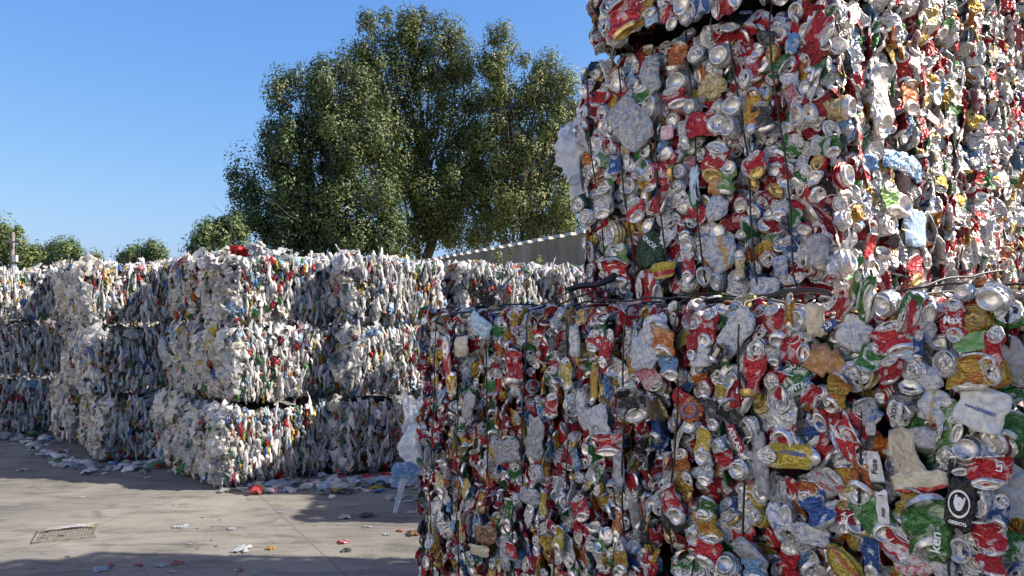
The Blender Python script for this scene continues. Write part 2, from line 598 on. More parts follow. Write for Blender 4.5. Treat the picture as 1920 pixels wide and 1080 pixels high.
def can_flat(rng, pal=None, nt=22, nr=13, L=None, tilt=None, lids=(1, 2), amp=.0062, a=None):
    """can flattened on its side, long axis y, outside towards +z; returns body and its ends"""
    col, met, pc, pa, _ = pal or pick_pal(rng)
    if pal is None:
        pa *= rng.choice([0, .25, 1], p=[.35, .2, .45])
    L = L or rng.uniform(.065, .115)
    a = a or rng.uniform(.038, .050)
    b = rng.uniform(.005, .010)
    pinch = rng.uniform(0.0, .45)
    v0 = rng.uniform(-.5, .5)
    th = np.linspace(0, 2 * np.pi, nt, endpoint=False)
    v = np.linspace(-1, 1, nr)
    A = a * (1 - pinch * np.exp(-((v - v0) / .35) ** 2))
    B = b * (1 + .5 * np.sin(v * rng.uniform(2, 5) + rng.uniform(0, 6)))
    skew = rng.uniform(-.25, .25)
    X = A[:, None] * np.sign(np.cos(th)) * np.abs(np.cos(th)) ** .8 + skew * (v * L / 2)[:, None]
    Z = B[:, None] * np.sign(np.sin(th)) * np.abs(np.sin(th)) ** .8
    Y = np.repeat((v * L / 2)[:, None], nt, 1)
    P = np.stack([X, Y, Z], -1)
    parts = []
    for sgn, kind in ((1, lids[0]), (-1, lids[1])):
        tl = tilt if (tilt is not None and sgn > 0) else rng.choice([rng.uniform(.8, 1.4), rng.uniform(-.9, .2)], p=[.72, .28])
        rr = .0285 if kind == 1 else .033
        ov = rng.uniform(.62, 1.0)
        R, c = end_frame(skew * L / 2 * sgn + rng.uniform(-.006, .006), sgn * (L / 2 - .004), rng.uniform(.002, .010), tl, sgn)
        rim = np.stack([rr * np.cos(th), rr * ov * np.sin(th) * (-1 if sgn > 0 else 1), np.full(nt, -.010 if kind == 2 else -.003)], -1) @ R.T + c
        for k, wgt in ((0, 1.0), (1, .62), (2, .22)):
            i = nr - 1 - k if sgn > 0 else k
            P[i] = P[i] * (1 - wgt) + rim * wgt
        g = lid_g(rng, rr / 1.03, rng.uniform() < .12) if kind == 1 else bottom_g(rng, rr, rng.uniform() < .06)
        g.V[:, 1] *= ov
        g.V = crumple(g.V, rng, .0022, .04, 3).astype(np.float32)
        parts.append(g.moved(R, c))
    V = P.reshape(-1, 3)
    wg = np.repeat(np.clip(1.25 - np.abs(v) ** 3, 0.15, 1), nt)
    seed = rng.integers(1 << 30)
    V = crumple(V, np.random.default_rng(seed), amp, .045, 5, wg)
    V = crumple(V, rng, amp * .55, .020, 5, wg)
    C = np.tile(np.array([*col, met]), (len(V), 1))
    C[:, :3] *= rng.uniform(.8, 1.15)
    edge = np.repeat(np.isin(np.arange(nr), (0, 1, nr - 1)), nt)
    C[edge] = ALU
    Lb = np.stack([np.tile(th * 1.1, nr), np.repeat(v * 2.4, nt), np.full(len(V), rng.uniform(0, 60))], -1)
    # wrap-around print: mirror u so that it has no seam
    Lb[:, 0] = np.abs(Lb[:, 0] - 1.1 * np.pi) * 1.4
    body = G(V, grid_faces(nt, nr, True), C, np.tile(np.array([*pc, pa]), (len(V), 1)), Lb, False)
    return body, parts


def can_end(rng, kind, pal=None, gold=None, nt=18):
    """can crushed along its axis: its top (1) or bottom (2) faces +z, the folded wall behind"""
    col, met, pc, pa, _ = pal or pick_pal(rng)
    if pal is None:
        pa *= rng.choice([0, .25, 1], p=[.35, .2, .45])
    h = rng.uniform(.018, .06)
    ov = rng.uniform(.62, 1.0)
    R0 = .033
    nb = 7
    prof = []
    for k in range(nb):
        t = k / (nb - 1)
        zig = (.10 if k % 2 else -.06) * rng.uniform(.3, 1.2)
        prof.append((R0 * (1 + zig + .12 * (1 - t)), -h * (1 - t) - .004))
    if kind == 1:
        prof.append((.0288, -.003))
    V, F = rings(prof, nt, None)
    g = lid_g(rng, .0278, rng.uniform() < .13 if gold is None else gold, nt) if kind == 1 else bottom_g(rng, .033, rng.uniform() < .07 if gold is None else gold, nt)
    g.V[:, 2] *= rng.uniform(1.0, 1.5)
    C = np.tile(np.array([*col, met]), (len(V), 1))
    C[-nt:] = ALU
    Lb = np.stack([np.tile(np.abs(np.linspace(-3, 3, nt)), len(prof)), np.repeat(np.linspace(0, 1.6, len(prof)), nt), np.full(len(V), rng.uniform(0, 60))], -1)
    wgt = np.repeat(np.linspace(1, .2, len(prof)), nt)
    V = crumple(V, rng, .009, .04, 5, wgt)
    for arr in (V, g.V):
        arr[:, 1] *= ov
    bend = rng.uniform(-5, 5)
    g.V = crumple(g.V, rng, .0035, .045, 4).astype(np.float32)
    for arr in (V, g.V):
        arr[:, 2] += bend * arr[:, 1] ** 2
    return G(V, F, C, np.tile(np.array([*pc, pa]), (len(V), 1)), Lb, False), [g]


def sheet_g(rng, wd, ht, col, met=0.0, pc=(.7, .7, .7), pa=.0, amp=.008, nx=13, ny=13, curl=.3, rag=.07, fold=.06):
    """a torn, bent sheet: foil, carton, pouch or flattened bottle; x across, y up, +z out"""
    amp = min(amp, (.075 if met > .2 else .05) * min(wd, ht))
    fold = min(fold, .8 * min(wd, ht))
    x = np.linspace(-1, 1, nx)
    y = np.linspace(-1, 1, ny)
    X, Y = np.meshgrid(x, y)
    rx = 1 + rag * np.interp(y, np.linspace(-1, 1, 7), rng.normal(size=7))
    ry = 1 + rag * np.interp(x, np.linspace(-1, 1, 7), rng.normal(size=7))
    cr = 1 - .16 * (np.abs(X) ** 4) * (np.abs(Y) ** 4)
    XX = X * rx[:, None] * wd / 2 * cr
    YY = Y * ry[None, :] * ht / 2 * cr
    c1 = rng.uniform(-1, 1) * curl
    ZZ = -np.abs(c1) * (X ** 2) * wd * .5 - rng.uniform(0, 1) * curl * (Y ** 2) * ht * .35
    rim = np.maximum(np.abs(X), np.abs(Y))
    ZZ = ZZ - np.where(rim > .93, .005, 0) * (amp > .0025)
    V = np.stack([XX, YY, ZZ], -1).reshape(-1, 3)
    V = crumple(V, rng, amp, fold, 5)
    V = crumple(V, rng, amp * (.6 if met > .2 else .55), fold * (.45 if met > .2 else .7), 5)
    C = np.tile(np.array([*col, met]), (len(V), 1))
    C[:, :3] *= rng.uniform(.85, 1.12)
    Lb = np.stack([X.ravel() * wd * 22, Y.ravel() * ht * 22, np.full(len(V), rng.uniform(0, 60))], -1)
    return G(V, grid_faces(nx, ny), C, np.tile(np.array([*pc, pa]), (len(V), 1)), Lb, met < .2)


LIB = []     # crushed can variants: (kind, body, ends, size)
_r = np.random.default_rng(5)
for i in range(64):
    b, e = can_flat(_r)
    LIB.append(('flat', b, e))
for i in range(30):
    b, e = can_end(_r, 1)
    LIB.append(('end', b, e))
for i in range(34):
    b, e = can_end(_r, 2)
    LIB.append(('end', b, e))
for i in range(44):
    p = pick_pal(_r)
    LIB.append(('sheet', sheet_g(_r, _r.uniform(.05, .09), _r.uniform(.06, .12), p[0], p[1], p[2], p[3], _r.uniform(.008, .016), fold=.05), []))
NONMETAL = [((.48, .48, .47), 8), ((.34, .35, .37), 9), ((.035, .035, .04), 9), ((.30, .02, .02), 4), ((.08, .20, .42), 4), ((.28, .17, .08), 3), ((.42, .30, .05), 3), ((.06, .18, .07), 3), ((.42, .37, .28), 2)]
NW = np.array([x[1] for x in NONMETAL], float)
NW /= NW.sum()
for i in range(26):
    c = NONMETAL[_r.choice(len(NONMETAL), p=NW)][0]
    LIB.append(('scrap', sheet_g(_r, _r.uniform(.05, .12), _r.uniform(.08, .16), c, 0.0, (.2, .2, .25), .3 * _r.integers(0, 2), _r.uniform(.008, .014), fold=.07), []))
KIND_IDX = {k: [i for i, v in enumerate(LIB) if v[0] == k] for k in ('flat', 'end', 'sheet', 'scrap')}
for i, (k, b, e) in enumerate(LIB):
    LIB[i] = (k, b, e, join([b] + e) if e else b)
SILV = {k: [i for i in v if LIB[i][1].C[:, 3].mean() > .0 and np.ptp(np.median(LIB[i][1].C[:, :3], axis=0)) < .08 and np.median(LIB[i][1].C[:, 0]) > .3] for k, v in KIND_IDX.items()}
LIBMESH = {}


def lib_meshes(i):
    if i not in LIBMESH:
        k, b, e, j = LIB[i]
        mt = M['rigid'] if k == 'scrap' else M['can']
        LIBMESH[i] = (mesh_of('crushed_can' if k != 'scrap' else 'plastic_scrap', b, mt), [mesh_of('can_end', x, M['can']) for x in e])
    return LIBMESH[i]


# ------------------------------------------------------------------ pressed plastic film
PAL_FILM = [((.86, .855, .84), 32), ((.66, .66, .65), 13), ((.46, .48, .50), 11), ((.28, .30, .32), 7), ((.68, .64, .56), 3), ((.46, .025, .03), 4), ((.08, .22, .54), 5), ((.33, .50, .70), 5),
            ((.09, .27, .09), 4), ((.60, .44, .05), 4), ((.025, .025, .03), 6), ((.60, .22, .28), 3), ((.20, .21, .23), 6), ((.52, .16, .03), 2), ((.16, .10, .06), 2)]
FW = np.array([p[1] for p in PAL_FILM], float)
FW[[5, 6, 8, 9, 10, 11, 13, 14]] *= .7        # strong colours are the few
FW[[1, 2, 7]] *= 1.25
FW /= FW.sum()


def film_g(rng, wd, ht, col, nx=7, ny=11, puff=.3, pc=None, pa=0.0, folds=3):
    """squeezed film hanging in upright folds"""
    x = np.linspace(-1, 1, nx)
    y = np.linspace(-1, 1, ny)
    X, Y = np.meshgrid(x, y)
    wprof = np.clip(1 + .30 * np.interp(y, np.linspace(-1, 1, 6), rng.normal(size=6)), .6, 1.5)
    mid = .35 * np.interp(y, np.linspace(-1, 1, 5), rng.normal(size=5))
    XX = (X * wprof[:, None] + mid[:, None] * .6) * wd / 2
    YY = Y * ht / 2 * (1 - .15 * X ** 2) + .1 * ht * np.interp(x, np.linspace(-1, 1, 4), rng.normal(size=4))[None, :]
    ZZ = puff * wd * (1 - X ** 2) * (1 - .8 * Y ** 4)
    ph = rng.uniform()
    for k in range(2):
        t = X * folds * .5 * (1 + k) + ph + .35 * np.interp(y, np.linspace(-1, 1, 5), rng.normal(size=5))[:, None]
        ZZ += wd * (.16 / (1 + k)) * (np.abs((t % 1) * 2 - 1) * 2 - 1)
    V = np.stack([XX, YY, ZZ], -1).reshape(-1, 3)
    V = crumple(V, rng, .011 * (wd / .1), .09, 4)
    if nx < 9:
        V = V + np.array([1.0, 0, .6]) * (.10 * wd * np.sin(V[:, 1] / ht * 9 + rng.uniform(0, 6)))[:, None]
    C = np.tile(np.array([*col, 0.0]), (len(V), 1))
    C[:, :3] = np.clip(C[:, :3] * rng.uniform(.82, 1.08), 0, .9)
    Lb = np.stack([X.ravel() * wd * 12, Y.ravel() * ht * 8, np.full(len(V), rng.uniform(0, 60))], -1)
    pc = pc or PAL_FILM[rng.integers(5, len(PAL_FILM))][0]
    return G(V, grid_faces(nx, ny), C, np.tile(np.array([*pc, pa]), (len(V), 1)), Lb)


FLIB = []
for i in range(130):
    c = PAL_FILM[_r.choice(len(PAL_FILM), p=FW)][0]
    light = c[0] > .5 and c[1] > .5
    FLIB.append(('strip', film_g(_r, _r.uniform(.014, .044), _r.uniform(.05, .27) if light else _r.uniform(.04, .13), c, puff=_r.uniform(.2, .8), pa=(.8 if (light and _r.uniform() < .12) else 0))))
BW = FW.copy()
BW[0] *= .45
BW[5:] *= 1.3
BW /= BW.sum()
for i in range(70):
    c = PAL_FILM[_r.choice(len(PAL_FILM), p=BW)][0]
    light = c[0] > .5 and c[1] > .5
    sz = _r.uniform(.08, .19) if light else _r.uniform(.05, .10)
    FLIB.append(('bag', film_g(_r, sz, sz * _r.uniform(.9, 1.7), c, 11, 12, _r.uniform(.06, .26), pa=(.8 if (light and _r.uniform() < .14) else 0), folds=2)))
F_STRIP = [i for i, v in enumerate(FLIB) if v[0] == 'strip']
F_BAG = [i for i, v in enumerate(FLIB) if v[0] == 'bag']
FMESH = {}


def film_mesh(i):
    if i not in FMESH:
        FMESH[i] = mesh_of('film_piece', FLIB[i][1], M['film'])
    return FMESH[i]


# ------------------------------------------------------------------ bales
# bale frame: origin at the middle of its base, x along the front, -y out of the front, z up
FACES = {'front': ((1, 0, 0), (0, 0, 1), (0, -1, 0)), 'back': ((-1, 0, 0), (0, 0, 1), (0, 1, 0)),
         'left': ((0, -1, 0), (0, 0, 1), (-1, 0, 0)), 'right': ((0, 1, 0), (0, 0, 1), (1, 0, 0)),
         'top': ((1, 0, 0), (0, 1, 0), (0, 0, 1)), 'bottom': ((1, 0, 0), (0, -1, 0), (0, 0, -1))}


class Bale:
    def __init__(s, name, W, D, H, loc, yaw, roll=0.0, pit=0.0, r=.06, seed=1):
        s.W, s.D, s.H, s.r = W, D, H, r
        s.o = empty(name, loc, (rad(pit), rad(roll), rad(yaw)))
        s.M = np.array(Matrix.Translation(loc) @ Euler((rad(pit), rad(roll), rad(yaw))).to_matrix().to_4x4())
        s.rng = np.random.default_rng(seed)
        s.ph = s.rng.uniform(0, 6.28, (6,))
        s.fr = s.rng.uniform(3, 9, (6, 3))
        s.items = []
        s.skip = []          # (local point, radius) kept free for particular pieces

    def world(s, P):
        P = np.asarray(P, float)
        return P @ s.M[:3, :3].T + s.M[:3, 3]

    def local(s, P):
        return (np.asarray(P, float) - s.M[:3, 3]) @ s.M[:3, :3]

    def bulge(s, P, amp):
        return amp * np.sin(P @ s.fr.T + s.ph).sum(-1) / 2.2

    def surf(s, face, u, v, und):
        """rounded box surface point and normal for face coordinates (metres from the face centre)"""
        ax, ay, n = (np.array(q, float) for q in FACES[face])
        half = np.array([s.W / 2, s.D / 2, s.H / 2])
        c = np.array([0, 0, s.H / 2])
        p = ax * u + ay * v + n * float(np.abs(n) @ half)
        inner = np.clip(p, -(half - s.r), half - s.r)
        d = p - inner
        nn = d / np.linalg.norm(d)
        p = inner + s.r * nn
        return p + c + nn * s.bulge(p + c, und), nn

    def hit(s, px, py, face='front'):
        """where the sight line of a photograph pixel meets a face of the bale"""
        n = np.array(FACES[face][2], float)
        half = np.array([s.W / 2, s.D / 2, s.H / 2])
        q = np.array([0, 0, s.H / 2]) + n * float(np.abs(n) @ half)
        o = s.local(np.array([0, 0, EYE]))
        d = pix_dir(px, py) @ s.M[:3, :3]
        t = ((q - o) @ n) / (d @ n)
        return o + d * t, t

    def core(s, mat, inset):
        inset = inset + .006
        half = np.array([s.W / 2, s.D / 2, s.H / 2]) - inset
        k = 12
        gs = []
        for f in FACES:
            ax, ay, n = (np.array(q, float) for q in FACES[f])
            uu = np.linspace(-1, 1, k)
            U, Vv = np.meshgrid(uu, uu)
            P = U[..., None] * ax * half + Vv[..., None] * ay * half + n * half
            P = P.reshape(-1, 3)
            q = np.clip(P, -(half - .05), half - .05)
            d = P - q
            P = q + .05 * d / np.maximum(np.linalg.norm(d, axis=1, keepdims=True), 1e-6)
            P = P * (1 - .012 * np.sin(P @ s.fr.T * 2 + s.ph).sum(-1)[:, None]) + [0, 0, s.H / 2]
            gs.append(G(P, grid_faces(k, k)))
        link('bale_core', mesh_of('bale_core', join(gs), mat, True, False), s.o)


def frame_from(n, up, phi):
    """columns: x, y in the surface, z = n; phi turns about n"""
    n = n / np.linalg.norm(n)
    y = up - n * (up @ n)
    if np.linalg.norm(y) < 1e-4:
        y = np.array([0, 1.0, 0]) - n * n[1]
    y /= np.linalg.norm(y)
    x = np.cross(y, n)
    c, sn = math.cos(phi), math.sin(phi)
    return np.stack([x * c + y * sn, -x * sn + y * c, n], 1)


def can_face(B, face, edge=0.1, cell=.056, back=True, dens=1.0, silver=0.0):
    rng = B.rng
    ax, ay, n = (np.array(q, float) for q in FACES[face])
    half = np.array([B.W / 2, B.D / 2, B.H / 2])
    hu, hv = float(np.abs(ax) @ half), float(np.abs(ay) @ half)
    up = np.array([0, 0, 1.0]) if face not in ('top', 'bottom') else np.array([0, 1.0, 0])
    for layer in ((0, 1) if back else (1,)):
        cu = cell * (1.0 if layer else 1.0)
        nu, nv = max(1, round(2 * hu / cu)), max(1, round(2 * hv / cu))
        for i in range(nu):
            for j in range(nv):
                if rng.uniform() > dens:
                    continue
                u = (i + .5 + rng.uniform(-.42, .42)) / nu * 2 * hu - hu
                v = (j + .5 + rng.uniform(-.42, .42)) / nv * 2 * hv - hv
                p, nn = B.surf(face, u, v, .011)
                k = rng.uniform()
                on_edge = rng.uniform() < edge
                if layer == 0:
                    kind = 'sheet' if k < .6 else 'flat'
                    off = -.050
                    if rng.uniform() < .35:
                        continue
                elif on_edge:
                    kind = 'flat' if k < .5 else ('sheet' if k < .86 else ('scrap' if k < .95 else 'end'))
                    off = rng.uniform(-.034, .0)
                else:
                    kind = 'end' if k < .38 else ('flat' if k < .82 else ('sheet' if k < .96 else 'scrap'))
                    off = rng.uniform(-.024, .006)
                if layer == 1 and B.skip and any(np.linalg.norm(p - q) < rr for q, rr in B.skip):
                    continue
                if kind == 'end':
                    off += .004
                pool = SILV.get(kind) if rng.uniform() < silver else None
                idx = int(rng.choice(pool if pool else KIND_IDX[kind]))
                if kind == 'end':
                    tl = rng.normal(0, .15, 2)
                    phi = rng.uniform(0, 6.28)
                else:
                    tl = rng.normal(0, .17, 2)
                    phi = rng.normal(0, .9) + (math.pi if rng.uniform() < .5 else 0)
                n2 = nn + ax * tl[0] + ay * tl[1]
                if on_edge and kind != 'end':
                    phi = rng.normal(0, .28) + (math.pi if rng.uniform() < .5 else 0)
                    R = frame_from(nn + ax * rng.normal(0, .12) + ay * rng.normal(0, .12), up, phi)
                    a = rng.choice([-1, 1]) * rng.uniform(.45, 1.25)
                    c, sn = math.cos(a), math.sin(a)
                    R = R @ np.array([[c, 0, sn], [0, 1, 0], [-sn, 0, c]])
                else:
                    R = frame_from(n2, up, phi)
                sc = rng.uniform(.74, 1.04)
                B.items.append((idx, R, p + nn * off, np.array([sc, sc, sc * (.5 if not on_edge else .85)], np.float32), layer))


def film_face(B, face, bag=0.2, cu=.052, cv=.085, dens=1.0, und=.022, grow=1.0):
    rng = B.rng
    ax, ay, n = (np.array(q, float) for q in FACES[face])
    half = np.array([B.W / 2, B.D / 2, B.H / 2])
    hu, hv = float(np.abs(ax) @ half), float(np.abs(ay) @ half)
    up = np.array([0, 0, 1.0]) if face != 'top' else np.array([0, 1.0, 0])
    for layer in (0, 1):
        nu, nv = max(1, round(2 * hu / cu)), max(1, round(2 * hv / cv))
        for i in range(nu):
            for j in range(nv):
                if rng.uniform() > dens:
                    continue
                u = (i + .5 + rng.uniform(-.45, .45)) / nu * 2 * hu - hu
                v = (j + .5 + rng.uniform(-.45, .45)) / nv * 2 * hv - hv
                p, nn = B.surf(face, u, v, und)
                isbag = rng.uniform() < bag * (.5 if layer == 0 else 1)
                idx = int(rng.choice(F_BAG if isbag else F_STRIP))
                off = -.045 if layer == 0 else rng.uniform(-.034, .016)
                if layer == 0 and rng.uniform() < .3:
                    continue
                tl = rng.normal(0, .35, 2)
                n2 = nn + ax * tl[0] * (1.1 if not isbag else 1) + ay * tl[1]
                phi = rng.normal(0, .11) if not isbag else rng.normal(0, .8)
                if face == 'top':
                    phi = rng.uniform(0, 6.28)
                R = frame_from(n2, up, phi)
                sc = rng.uniform(.75, 1.15) * grow * (.7 if isbag and bag < .2 else 1)
                if face != 'top':       # nothing hangs over the seam between two bales
                    hh = np.ptp(FLIB[idx][1].V[:, 1]) * sc / 2
                    p = p + np.array([0, 0, max(0.0, .01 + hh - p[2])]) * .8
                B.items.append((idx, R, p + nn * off, sc, layer))


def emit(B, kind, npart, names, facing_only=True):
    """the pieces that show largest become parts, the rest one mesh"""
    if not B.items:
        return
    lib = LIB if kind == 'can' else FLIB
    P = np.array([it[2] for it in B.items])
    px, py, dep = project(B.world(P))
    size = np.array([np.ptp((lib[it[0]][3] if kind == 'can' else lib[it[0]][1]).V[:, :2], axis=0).prod() * np.mean(it[3]) ** 2 for it in B.items])
    Wd = B.world(P)
    nrm = np.array([it[1][:, 2] for it in B.items]) @ B.M[:3, :3].T
    view = np.array([0, 0, EYE]) - Wd
    view /= np.linalg.norm(view, axis=1, keepdims=True)
    score = size / dep ** 2 * np.clip((nrm * view).sum(1), .15, 1)
    lay = np.array([it[4] for it in B.items])
    score[(lay == 0) | (px < -20) | (px > 1940) | (py < -20) | (py > 1100)] = 0
    order = np.argsort(-score)
    chosen = set(int(i) for i in order[:npart] if score[i] > 0)
    rest = []
    for i, (idx, R, t, sc, layer) in enumerate(B.items):
        if i in chosen:
            mw = Matrix.LocRotScale(Vector(t), Matrix(R.tolist()).to_quaternion(), Vector(np.ones(3) * sc))
            if kind == 'can':
                k = lib[idx][0]
                me, ends = lib_meshes(idx)
                o = link('plastic_scrap' if k == 'scrap' else 'crushed_can', me, B.o)
                o.matrix_local = mw
                for e in ends:
                    link('can_end', e, o)
            else:
                o = link('film_piece', film_mesh(idx), B.o)
                o.matrix_local = mw
        else:
            g = (lib[idx][3] if kind == 'can' else lib[idx][1])
            rest.append((idx, g.moved(R, t, sc)))
    if rest:
        if kind == 'can':
            a = [g for i, g in rest if lib[i][0] != 'scrap']
            b = [g for i, g in rest if lib[i][0] == 'scrap']
            if a:
                tag(link('crushed_cans', mesh_of('crushed_cans', join(a), M['can']), B.o), None, None, None, 'stuff')
            if b:
                tag(link('plastic_scraps', mesh_of('plastic_scraps', join(b), M['rigid']), B.o), None, None, None, 'stuff')
        else:
            tag(link('film_pieces', mesh_of('film_pieces', join([g for i, g in rest]), M['film']), B.o), None, None, None, 'stuff')


def bale_wire(B, u0, lean=0.0, r=.0035, rng=None, face='front'):
    rng = rng or B.rng
    pts = []
    hv = B.H / 2
    for k, v in enumerate(np.linspace(-hv + .01, hv - .005, 15)):
        p, nn = B.surf(face, u0 + lean * (v / B.H) + rng.normal(0, .0012), v, .011)
        pts.append(p + nn * (.025 + rng.normal(0, .002)))
    ax, ay, n = (np.array(q, float) for q in FACES[face])
    dd = B.D if face == 'front' else B.W
    for t in np.linspace(.06, .55, 6):
        q, nn = B.surf('top', *((u0 + lean * .5, -dd / 2 + t * dd) if face == 'front' else (-dd / 2 + t * dd, -u0)), .016)
        pts.append(q + nn * .020)
    o = link('baling_wire', mesh_of('baling_wire', tube_g(pts, r, 6), M['wire'], True, False), B.o)
    return o


def free_wire(B, pts, r=.004, name='loose_wire'):
    """bent wire that sticks out of a bale, world points"""
    pts = np.array([B.local(p) for p in pts])
    # smooth the polyline
    for _ in range(2):
        q = [pts[0]]
        for a, b in zip(pts[:-1], pts[1:]):
            q += [a * .75 + b * .25, a * .25 + b * .75]
        q.append(pts[-1])
        pts = np.array(q)
    return link(name, mesh_of(name, tube_g(pts, r, 6), M['wire'], True, False), B.o)


# ================================================================== the yard
gv = np.array([[-4000, -4000, 0], [4000, -4000, 0], [4000, 4000, 0], [-4000, 4000, 0]], float)
g = G(gv, [[0, 1, 2, 3]])
ground = link('ground', mesh_of('ground', g, M['ground'], False, False))
tag(ground, 'pale stained concrete yard with sawn joints, half in shadow', 'ground', None, 'structure')

# ------------------------------------------------------------------ the wall of can bales
NCAN = 100
DW = np.array([-.568, .823])
NW2 = np.array([.823, .568])
P0 = np.array([1.13, 1.81])
YAWW = math.degrees(math.atan2(-.823, .568))
CANG = 'bales of crushed drink cans'


def wall_loc(t0, t1, D, z, out=0.0):
    c = P0 + DW * (t0 + t1) / 2 + NW2 * (D / 2 - out)
    return (float(c[0]), float(c[1]), z)


BALES = []


def can_bale(label, W, D, H, loc, yaw, roll=0, pit=0, seed=1, faces=(('front', .1),), npart=NCAN, wires=(), r=.042, heroes=(), dens=1.0, cell=.0495, inset=.056, inner=True):
    B = Bale('can_bale', W, D, H, loc, yaw, roll, pit, r, seed)
    tag(B.o, label, 'can bale', CANG)
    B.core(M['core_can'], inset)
    B.heroes = [make_hero(B, h) for h in heroes]
    for f, e in faces:
        can_face(B, f, e, cell, inner, dens, .42 if f == 'right' else 0.0)
    emit(B, 'can', npart, None)
    for u, ln in wires:
        bale_wire(B, u, ln)
    BALES.append(B)
    return B


def text_g(txt, size, bold=.0):
    cu = bpy.data.curves.new('lettering', 'FONT')
    cu.body = txt
    cu.size = size
    cu.align_x = 'CENTER'
    cu.align_y = 'CENTER'
    cu.offset = bold
    cu.resolution_u = 3
    o = bpy.data.objects.new('lettering', cu)
    COL.objects.link(o)
    me = bpy.data.meshes.new_from_object(o.evaluated_get(bpy.context.evaluated_depsgraph_get()))
    bpy.data.objects.remove(o)
    return me


def drape(me, surf_pts, lift=.0025):
    n = len(me.vertices)
    co = np.zeros(n * 3)
    me.vertices.foreach_get('co', co)
    co = co.reshape(-1, 3)
    for i in range(n):
        d = ((surf_pts[:, :2] - co[i, :2]) ** 2).sum(1) + 1e-9
        k = np.argsort(d)[:6]
        wgt = 1 / d[k] ** 1.5
        co[i, 2] = max((surf_pts[k, 2] * wgt).sum() / wgt.sum(), np.sort(surf_pts[k, 2])[-2]) + lift
    me.vertices.foreach_set('co', co.ravel())
    me.update()


HC = {'paper': ((.62, .62, .60), .0, (.3, .3, .3), .0), 'red': (RED, .3, (.70, .68, .67), .55), 'redp': (RED, .3, (.78, .76, .75), .9), 'dred': ((.33, .012, .02), .4, (.6, .5, .5), .3), 'silver': ((.66, .67, .68), .55, (.3, .32, .34), .3),
      'white': ((.54, .54, .53), .0, (.20, .26, .40), .8), 'whiteb': ((.50, .51, .52), .15, (.05, .14, .40), .8), 'whiter': ((.50, .51, .52), .15, (.5, .03, .04), .8), 'grey': ((.34, .35, .37), .0, (.16, .16, .18), .7),
      'gold': ((.50, .33, .06), .45, (.45, .05, .03), .5), 'lgold': ((.56, .46, .24), .45, (.7, .65, .5), .4), 'yellow': ((.52, .40, .05), .4, (.75, .74, .68), .3), 'green': ((.05, .17, .045), .5, (.6, .62, .56), .35),
      'greenp': ((.05, .18, .05), .5, (.75, .76, .7), .8), 'lgreen': ((.16, .33, .10), .4, (.7, .72, .6), .5), 'tgreen': ((.13, .30, .12), .0, (.6, .65, .6), .0), 'blue': ((.03, .10, .34), .4, (.7, .72, .75), .7),
      'lblue': ((.14, .29, .50), .3, (.75, .76, .78), .6), 'sblue': ((.30, .45, .60), .0, (.6, .66, .7), .4), 'black': ((.018, .018, .02), .25, (.5, .5, .5), .0), 'dark': ((.04, .042, .05), .2, (.4, .4, .42), .5), 'orange': ((.46, .13, .04), .4, (.7, .5, .25), .3),
      'card': ((.40, .20, .075), .0, (.3, .15, .06), .2), 'cream': ((.54, .48, .34), .0, (.7, .64, .5), .2), 'pink': ((.60, .33, .36), .0, (.7, .66, .64), .6), 'dgreen': ((.02, .06, .03), .3, (.6, .62, .58), .0), 'brown': ((.20, .10, .05), .1, (.4, .3, .2), .3)}


